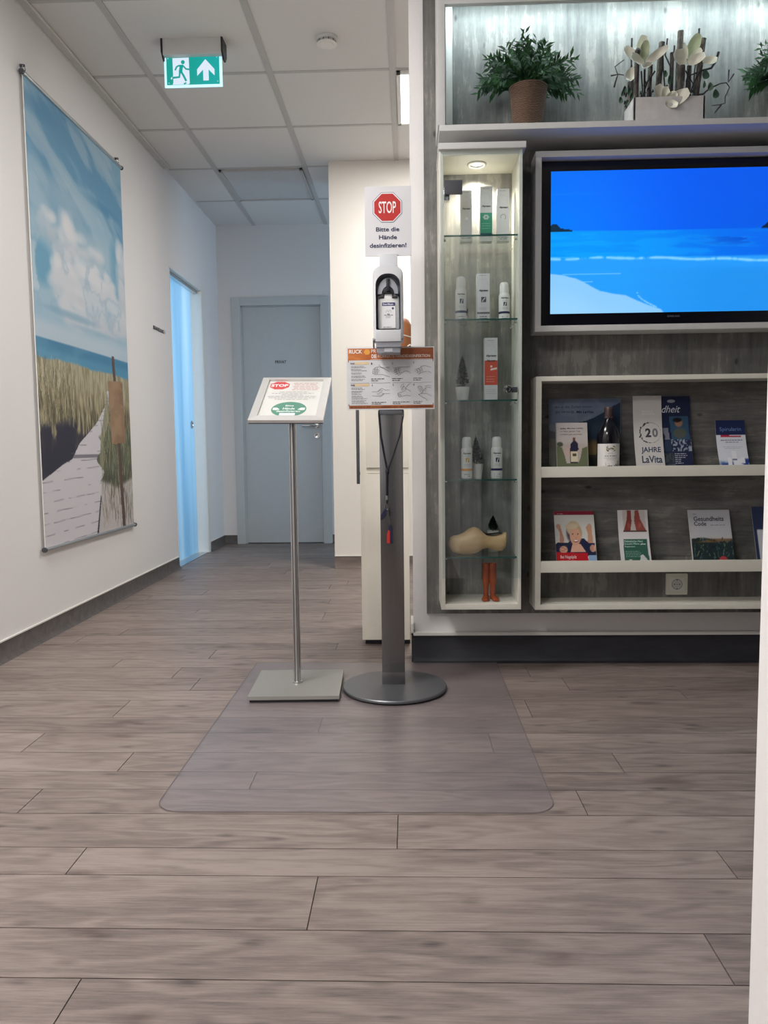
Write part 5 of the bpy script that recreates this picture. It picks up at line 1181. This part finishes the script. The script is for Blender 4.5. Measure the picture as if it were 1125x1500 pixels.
# A: big landscape card
cv = Cv(90, 84, (120, 130, 146)); cv.put(sm(cv.v, .3, 1), (104, 118, 142)); cv.put(sm(.75-cv.v, 0, .4)*.8, (158, 158, 160)); nz = fbm(cv, 5, 5, 4)
cv.put(sm(nz, .45, .6)*.3, (150, 156, 164))
cv.poly([(.36, .665), (.5, .69), (.62, .735), (.78, .82), (.9, .90), (1, .945), (1, 0), (.3, 0), (.45, .55), (.5, .66)], (42, 58, 76)); cv.poly([(0, .57), (.12, .54), (.3, .5), (.3, .3), (0, .3)], (96, 98, 108))
cv.put((cv.v < .45)*(cv.u < .45)*.8, (128, 126, 112)); cv.put((cv.v < .42)*sm(nz, .5, .65)*.7, (60, 62, 50)); cv.ell(.60, .30, .14, .16, (176, 146, 100), .9, .9); cv.put((cv.v < .22)*(cv.u > .1)*.6, (54, 58, 52))
def artA(m, f, w_, h):
    tx(m, f, 'Bis in die Zellen hinein', .09, .875, .60, .905, s(44, 52, 78)); tx(m, f, 'gut versorgt.', .09, .795, .36, .835, s(44, 52, 78)); tx(m, f, 'Mit LaVita.', .385, .80, .625, .835, s(34, 40, 70), bold=.03)
leaflet('display_card', 'large square advertising card with mountain view, leftmost on the upper rack shelf', 'card', .529, .797, .742, 1.013, cv, artA, yb=2.928, yt=2.943, thick=.004)
# B: leaflet box in front
cv = Cv(50, 72, (190, 184, 180)); cv.put(sm(.62-cv.v, 0, .1)*.5, (176, 160, 150)); cv.ell(.1, .56, .12, .06, (70, 80, 60), .9, .6); cv.ell(.45, .42, .3, .12, (196, 172, 160), .8, .8)
cv.poly([(.52, .70), (.60, .70), (.60, .64), (.68, .58), (.70, .45), (.66, .45), (.66, .15), (.42, .15), (.42, .42), (.44, .56), (.52, .62)], (44, 42, 66)); cv.poly([(.44, .42), (.66, .42), (.66, .2), (.44, .2)], (214, 204, 178)); cv.poly([(.5, .38), (.62, .38), (.62, .32), (.5, .32)], (90, 84, 60)); cv.poly([(.52, .70), (.60, .70), (.60, .62), (.52, .62)], (120, 76, 60))
cv.poly([(0, .52), (.16, .50), (.24, .34), (.30, .18), (.36, .17), (.66, .17), (.74, .26), (.82, .48), (1, .52), (1, 0), (0, 0)], (104, 112, 84))
def artB(m, f, w_, h):
    tx(m, f, 'Jeden Morgen LaVita', .12, .865, .86, .898, s(50, 48, 56), bold=.02); tx(m, f, 'im Glas, guten Tag', .12, .805, .76, .838, s(60, 58, 66)); tx(m, f, 'rundum gut versorgt', .12, .745, .82, .778, s(90, 88, 94)); gk(m, f, .2, .9, .09, .02, s(190, 196, 176), rg); gk(m, f, .2, .8, .045, .025, s(220, 222, 210), rg)
leaflet('leaflet_box', 'small card leaflet box with green front pocket before the large square card', 'leaflet box', .545, .658, .742, .922, cv, artB, yb=2.845, yt=2.88, thick=.018)
# bottle
t = thing('juice_bottle', 'dark glass juice bottle with white label on the upper rack shelf', 'bottle', (.737, 2.883, .7395))
bx, bz_ = .737, .7395
m = MB(); m.lathe([(.030, 0), (.0385, .003), (.040, .012), (.040, .10), (.0415, .112), (.0415, .128), (.037, .150), (.026, .172), (.0155, .188), (.0135, .196), (.0135, .205), (0, .205)], (bx, 2.883, bz_), 'blackgloss', 36)
bo = m.build('glass_body', t)
m = MB(); m.lathe([(.0145, .198), (.0150, .200), (.0150, .236), (.0135, .2385), (0, .2385)], (bx, 2.883, bz_), plain('brown_cap', s(92, 70, 66), .5), 24)
for k in range(24): a = 2*PI*k/24; m.box(bx+.015*math.cos(a)-.0005, bx+.015*math.cos(a)+.0005, 2.883+.015*math.sin(a)-.0005, 2.883+.015*math.sin(a)+.0005, bz_+.202, bz_+.232, 'black')
m.build('cap', t, 'brown screw cap')
m = MB(); rad = .0406
def bmap2(x, y, o=0.0): a = x/rad; return V((bx+(rad+o)*math.sin(a), 2.883-(rad+o)*math.cos(a), bz_+y))
for k in range(20):
    a, b = -.058+.116*k/20, -.058+.116*(k+1)/20; m.add([bmap2(a, .012), bmap2(b, .012), bmap2(b, .104), bmap2(a, .104)], [(0, 1, 2, 3)], 'print', s(226, 224, 220))
def dsc(cx_, cy_, rx, ry, col, o): m.add([bmap2(cx_+rx*math.cos(q), cy_+ry*math.sin(q), o) for q in [2*PI*k/20 for k in range(20)]], [tuple(range(20))], 'print', col)
m.add([bmap2(x, y, .0005) for x, y in rrect(-.016, .016, .076, .096, .006, .006, 4)], [tuple(range(16))], 'print', s(38, 44, 44)); m.add([bmap2(x, y, .0008) for x, y in rrect(-.015, .015, .080, .092, .004, .004, 4)], [tuple(range(16))], 'print', s(214, 212, 150)); m.text('LaVita', (-.011, .083, .011, .090), None, .0012, s(40, 50, 50), bold=.03, fmap=bmap2)
m.greek(-.010, .010, .068, .003, None, .0006, s(180, 180, 180), rg, fmap=bmap2); m.greek(-.022, .022, .058, .004, None, .0006, s(80, 90, 90), rg, 1, fmap=bmap2); m.greek(-.024, .024, .051, .0025, None, .0006, s(150, 150, 150), rg, 1, fmap=bmap2); m.greek(-.014, .014, .045, .002, None, .0006, s(170, 170, 170), rg, fmap=bmap2)
for k in range(40): dsc(rg.uniform(-.012, .034), rg.uniform(.014, .024)+.0*k, rg.uniform(.001, .0025), rg.uniform(.001, .0025), rg.choice([s(50, 60, 36), s(96, 110, 60), s(60, 50, 40)]), .0006)
for k in range(10): dsc(rg.uniform(.016, .032), rg.uniform(.02, .042), .0018, .002, s(90, 106, 66), .0007); dsc(rg.uniform(-.036, .0), rg.uniform(.018, .036), .0008, .0008, s(70, 70, 60), .0007)
m.build('label', bo, 'white label')
# D (behind), C (front)
cv = Cv(46, 84, (34, 42, 70)); cv.poly([(.38, .73), (.94, .73), (.96, .42), (.44, .42)], (52, 84, 110)); cv.ell(.66, .64, .13, .06, (150, 112, 92), 1, .4); cv.ell(.62, .68, .15, .035, (36, 32, 36), 1, .4); cv.ell(.68, .50, .22, .08, (84, 88, 82), 1, .4)
cv.poly([(0, .58), (.34, .57), (.38, .42), (0, .42)], (118, 124, 136)); cv.ell(.12, .45, .14, .06, (40, 46, 56), 1, .5); cv.poly([(0, .40), (.40, .40), (.42, .26), (0, .26)], (44, 58, 80)); cv.poly([(0, .24), (.44, .24), (.46, .10), (0, .10)], (66, 76, 80)); cv.poly([(.1, .09), (.5, .09), (.5, 0), (.1, 0)], (84, 90, 96))
nz = fbm(cv, 22, 40, 9, 2); cv.put(sm(nz, .5, .6)*(cv.u > .42)*(cv.v > .26)*(cv.v < .41), (150, 162, 176)); cv.put(sm(nz, .5, .6)*(cv.u < .42)*(cv.v < .24)*.6, (30, 36, 50))
def artD(m, f, w_, h):
    tx(m, f, 'dheit', .17, .78, .72, .875, s(206, 210, 220), shear=.35); m.add([f(.45+.12*math.cos(q), .935+.022*math.sin(q), .0007) for q in [2*PI*k/18 for k in range(18)]], [tuple(range(18))], 'print', s(150, 156, 168))
    for k in range(6): gk(m, f, .48, .88, .22-.025*k, .012, s(180, 186, 196), rg, .7)
leaflet('brochure', 'dark navy brochure with photo grid partly behind the anniversary leaflet', 'brochure', .925, 1.050, .742, 1.017, cv, artD, yb=2.875, yt=2.94, curve=.012)
cv = Cv(30, 60, (202, 200, 196)); cv.put(sm(cv.v, .6, 1)*.15, (180, 180, 180))
def artC(m, f, w_, h):
    DG = s(62, 64, 72); D2 = s(60, 72, 96)
    tx(m, f, '2', .40, .445, .60, .565, DG, bold=.04); tx(m, f, '0', .64, .445, .84, .565, s(120, 122, 126), bold=.04)
    tx(m, f, 'JAHRE', .22, .225, .90, .315, D2, bold=.02); tx(m, f, 'LaVita', .22, .105, .92, .20, D2, bold=.02)
    for k in range(46):
        a = 2*PI*k/46; ru, rv = .36+rg.uniform(-.03, .05)*(1 if 1.6 < a < 4.6 else .2), .135; c = (.58+ru*math.cos(a), .505+rv*math.sin(a)); e = rg.uniform(.012, .03)*(1.3 if 1.6 < a < 4.6 else .6)
        m.add([f(c[0]+e*math.cos(q), c[1]+e*.42*math.sin(q), .0007) for q in (0, 1.2, 2.4, 3.6, 4.8)], [(0, 1, 2, 3, 4)], 'print', DG)
    for k in range(6): m.add([f(.44+.03*k+.014*math.cos(q), .045-.006*(k % 3)+.007*math.sin(q), .0007) for q in (0, 1.5, 3, 4.5)], [(0, 1, 2, 3)], 'print', DG)
    for k in range(3): gk(m, f, .3, .75, .79-.02*k, .010, s(222, 221, 218), rg)
leaflet('anniversary_leaflet', 'tall white leaflet with the number 20 in a leaf wreath', 'leaflet', .838, .9435, .742, 1.020, cv, artC, yb=2.865, yt=2.934, curve=.012)
# E
cv = Cv(44, 70, (212, 216, 224)); cv.put((cv.v > .71)*1.0, (34, 44, 84)); cv.poly([(.14, .70), (.86, .69), (.86, .655), (.14, .66)], (176, 42, 70)); cv.put(sm(.22-cv.v, 0, .12), (120, 150, 196)); nz = fbm(cv, 8, 8, 4)
cv.put(sm(.2-cv.v, 0, .1)*sm(nz, .45, .6), (48, 76, 146)); cv.put(sm(cv.u, .7, .85)*sm(.25-cv.v, 0, .05)*sm(nz, .4, .5), (40, 62, 130))
for (a, b, c, d_) in ((.45, .20, .62, .38), (.30, .08, .42, .26), (.62, .06, .78, .22), (.48, .02, .62, .20), (.74, .12, .88, .26), (.32, .0, .44, .1), (.66, .0, .84, .08)): cv.poly([(a, b), (c, b), (c, d_), (a, d_)], (226, 228, 232)); cv.poly([(a, b), (c, b), (c, b+.02), (a, b+.02)], (96, 112, 150))
def artE(m, f, w_, h):
    tx(m, f, 'Spirularin', .13, .76, .86, .86, s(112, 140, 190)); gk(m, f, .14, .9, .59, .022, s(90, 100, 130), rg, 1); gk(m, f, .3, .75, .55, .018, s(110, 116, 140), rg, 1); gk(m, f, .2, .86, .46, .012, s(170, 176, 186), rg, 1); gk(m, f, .25, .8, .43, .012, s(170, 176, 186), rg, 1)
leaflet('small_leaflet', 'white and navy leaflet with red stripe at the right of the upper rack shelf', 'leaflet', 1.139, 1.246, .742, .925, cv, artE, yb=2.855, yt=2.92, curve=.010)
# F: nail fungus booklet with smiling woman
cv = Cv(100, 120, (206, 206, 200)); cv.put((cv.v > .925)*1., (128, 34, 52)); SK = (214, 164, 138)
cv.poly([(.04, .74), (.08, .76), (.14, .72), (.22, .50), (.20, .38), (.10, .38), (.12, .6)], (188, 138, 118)); cv.ell(.09, .72, .06, .05, (196, 150, 128), 1, .4); cv.poly([(.78, .70), (.82, .74), (.92, .72), (.94, .40), (.80, .40), (.82, .58)], (196, 148, 118)); cv.ell(.87, .72, .06, .05, (196, 150, 128), 1, .4)
cv.poly([(.0, .40), (.06, .43), (.30, .42), (.44, .50), (.72, .50), (.82, .42), (.97, .42), (1, .18), (0, .18)], (36, 42, 72))
cv.ell(.46, .60, .20, .22, (60, 52, 66), .9, .5); cv.ell(.47, .68, .19, .15, (198, 180, 150), 1, .3); cv.ell(.60, .60, .09, .14, (180, 158, 124), .9, .5); cv.poly([(.42, .40), (.62, .40), (.74, .26), (.36, .26)], (220, 172, 148)); cv.ell(.50, .54, .145, .175, SK, 1, .2); cv.ell(.42, .72, .18, .06, (206, 190, 160), 1, .5)
cv.ell(.44, .58, .022, .012, (60, 44, 50), 1, .5); cv.ell(.57, .58, .022, .012, (60, 44, 50), 1, .5); cv.ell(.52, .51, .018, .02, (196, 140, 116), 1, .8); cv.ell(.51, .455, .065, .028, (150, 60, 60), 1, .4); cv.ell(.51, .462, .055, .016, (240, 236, 230), 1, .4); cv.ell(.64, .50, .012, .06, (230, 180, 150), .6, .8)
cv.ell(.19, .30, .11, .07, SK, 1, .3); cv.ell(.92, .32, .08, .07, SK, 1, .3)
for k in range(4): cv.poly([(.08, .27+.03*k), (.28, .28+.03*k), (.28, .285+.03*k), (.08, .275+.03*k)], (120, 84, 76)); cv.poly([(.84, .28+.025*k), (1, .29+.025*k), (1, .295+.025*k), (.84, .285+.025*k)], (120, 84, 76))
cv.poly([(.80, .20), (1, .20), (1, 0), (.80, 0)], (142, 176, 212)); cv.poly([(0, .255), (.78, .235), (.80, 0), (0, 0)], (188, 34, 42))
def artF(m, f, w_, h):
    W3 = s(236, 216, 214); tx(m, f, 'Bei Nagelpilz', .10, .125, .50, .20, W3, bold=.01); tx(m, f, 'jetzt sicher kann.', .10, .075, .50, .115, W3); gk(m, f, .1, .5, .03, .02, s(220, 160, 160), rg); gk(m, f, .08, .25, .945, .02, s(200, 140, 150), rg)
leaflet('booklet', 'red booklet with smiling blonde woman, leftmost on the lower rack shelf', 'booklet', .548, .697, .391, .591, cv, artF, yb=2.858, yt=2.932, thick=.004)
# G
cv = Cv(60, 110, (212, 210, 210)); cv.poly([(.16, 1), (.90, 1), (.93, .60), (.18, .60)], (196, 188, 184))
cv.poly([(.32, 1), (.44, 1), (.46, .80), (.40, .62), (.18, .625), (.24, .72), (.30, .84)], (134, 66, 60)); cv.poly([(.58, 1), (.70, 1), (.74, .84), (.86, .70), (.93, .62), (.60, .62), (.54, .80)], (150, 78, 68)); cv.poly([(.16, .63), (.94, .63), (.94, .60), (.16, .60)], (90, 70, 68)); cv.ell(.36, .72, .06, .07, (176, 104, 92), .6, 1); cv.ell(.72, .72, .06, .07, (184, 112, 98), .6, 1)
cv.poly([(.14, .47), (.92, .47), (.94, 0), (.12, 0)], (52, 96, 82)); cv.poly([(.62, .04), (.66, .18), (.74, .20), (.84, .14), (.92, .05), (.92, 0), (.60, 0)], (206, 208, 204)); cv.poly([(.42, 0), (.50, .05), (.56, 0)], (200, 204, 200)); cv.ell(.32, .075, .09, .045, (216, 224, 216), 1, .3)
def artG(m, f, w_, h):
    W3 = s(170, 204, 188); tx(m, f, 'Diabetische Haut', .16, .415, .78, .455, W3, bold=.02); tx(m, f, 'braucht Pflege', .17, .365, .66, .405, W3, bold=.02); tx(m, f, 'plus', .70, .365, .86, .40, s(220, 232, 224), bold=.03); tx(m, f, 'Reparatur.', .17, .32, .52, .355, W3, bold=.02)
    for k in range(4): gk(m, f, .18, .7, .25-.03*k, .014, s(130, 170, 152), rg)
leaflet('foot_care_leaflet', 'narrow leaflet with bare feet above a green text block', 'leaflet', .786, .898, .391, .593, cv, artG, yb=2.858, yt=2.93, curve=.008)
# H
cv = Cv(100, 130, (176, 178, 182)); cv.put(sm(.62-cv.v, 0, .3)*.7, (196, 190, 178)); nz = fbm(cv, 9, 12, 14); cv.put(sm(.50-cv.v, 0, .04), (120, 92, 62)); 
fld = sm(.46+.04*np.sin(cv.u*6)-cv.v+.08*(nz-.5), -.02, .01); cv.put(fld, (36, 48, 52)); cv.put(sm(.45-cv.v+.15*(.25-np.abs(cv.u-.4)), 0, .05)*sm(cv.v, .40, .43)*.7, (150, 104, 52))
r = random.Random(6)
for k in range(170):
    x, y = r.uniform(.0, 1), r.uniform(.0, .46)*(1-.12*abs(r.uniform(.0, 1)-.5)); a = r.uniform(-1, 1); L = r.uniform(.04, .1)
    cv.poly([(x, y), (x+math.sin(a)*L*.5-.014, y+L*.5), (x+math.sin(a)*L, y+L*.9), (x+math.sin(a)*L*.5+.014, y+L*.4)], r.choice([(28, 40, 50), (40, 58, 58), (60, 84, 66), (74, 104, 110), (24, 32, 44), (96, 124, 84)]), .9)
def artH(m, f, w_, h):
    DG = s(44, 46, 62); tx(m, f, 'Gesundheits', .10, .80, .84, .885, DG, bold=.015); tx(m, f, 'Code', .10, .715, .40, .79, DG, bold=.015); tx(m, f, 'Der', .10, .915, .18, .94, DG); gk(m, f, .5, .86, .72, .018, s(130, 130, 140), rg, 1)
    m.add([f(.73+.11*math.cos(q), .085+.085*math.sin(q), .0008) for q in [2*PI*k/20 for k in range(20)]], [tuple(range(20))], 'print', s(172, 58, 66))
    for k in range(4): gk(m, f, .66, .80, .05+.025*k, .012, s(220, 160, 160), rg, 1)
leaflet('book', 'hardback book with leafy field cover and blue-grey spine on the lower rack shelf', 'book', 1.050, 1.200, .391, .591, cv, artH, yb=2.855, yt=2.925, thick=.014, twist=.0)
bk = bpy.data.objects['book']
m = MB()
def spn(v, e): return V((1.050-e*.012, 2.855+(2.925-2.855)*v+e*.010, .391+.2*v))
m.add([spn(0, 0), spn(1, 0), spn(1, 1), spn(0, 1)], [(0, 1, 2, 3)], 'gloss', s(84, 112, 130)); m.build('spine', bk, 'blue-grey spine')
bk_ = bpy.data.objects['spine']; me_ = bk_.data
for v in me_.vertices: v.co -= V(bk.location)
# leaflet cut by the near wall
cv = Cv(30, 40, (40, 52, 82)); cv.poly([(.12, .6), (1, .6), (1, 0), (.12, 0)], (190, 192, 198))
leaflet('leaflet', 'navy and white leaflet half hidden by the near white wall edge', 'leaflet', 1.283, 1.383, .391, .602, cv, None, yb=2.858, yt=2.93)

# ---------------- power socket
t = thing('power_socket', 'white wall socket inside the bottom bay of the leaflet rack', 'socket', (1.019, 2.951, .266))
SFm = Fr((1.019, 2.952, .3065), (1, 0, 0), (0, 0, 1))
m = MB(); m.prism(rrect(-.0405, .0405, -.0405, .0405, .003, .003, 3), SFm, 0, .008, 'offwhite'); m.prism(rrect(-.027, .027, -.027, .027, .002, .002, 3), SFm, .008, .0105, 'white'); m.build('cover_plate', t)
m = MB()
sr_ = [(.0195, .0106), (.0190, .0085), (.0185, .001), (0, .001)]
vs = []
for rr2, o in sr_[:3]:
    for k in range(28): a = 2*PI*k/28; vs.append(SFm(rr2*math.cos(a), rr2*math.sin(a), o+.0003))
m.add(vs, [(i*28+k, i*28+(k+1) % 28, (i+1)*28+(k+1) % 28, (i+1)*28+k) for i in range(2) for k in range(28)]+[tuple(56+k for k in range(28))], 'midgrey')
m.disc(0, 0, .0195, .0195, SFm, .0107, (1, 1, 1), 'greyframe')
m.stroke([(.0195*math.cos(2*PI*k/28), .0195*math.sin(2*PI*k/28)) for k in range(29)], .0014, SFm, .011, (1, 1, 1), 'darkgrey')
for q in ((-.0095, 0), (.0095, 0)): m.disc(q[0], q[1], .0024, .0024, SFm, .0112, (1, 1, 1), 'black', 12)
m.disc(0, 0, .0016, .0016, SFm, .0112, (1, 1, 1), 'black', 10); m.rect(-.003, .015, .003, .019, SFm, .0112, (1, 1, 1), 'chrome'); m.rect(-.003, -.019, .003, -.015, SFm, .0112, (1, 1, 1), 'chrome'); m.build('socket_insert', t)
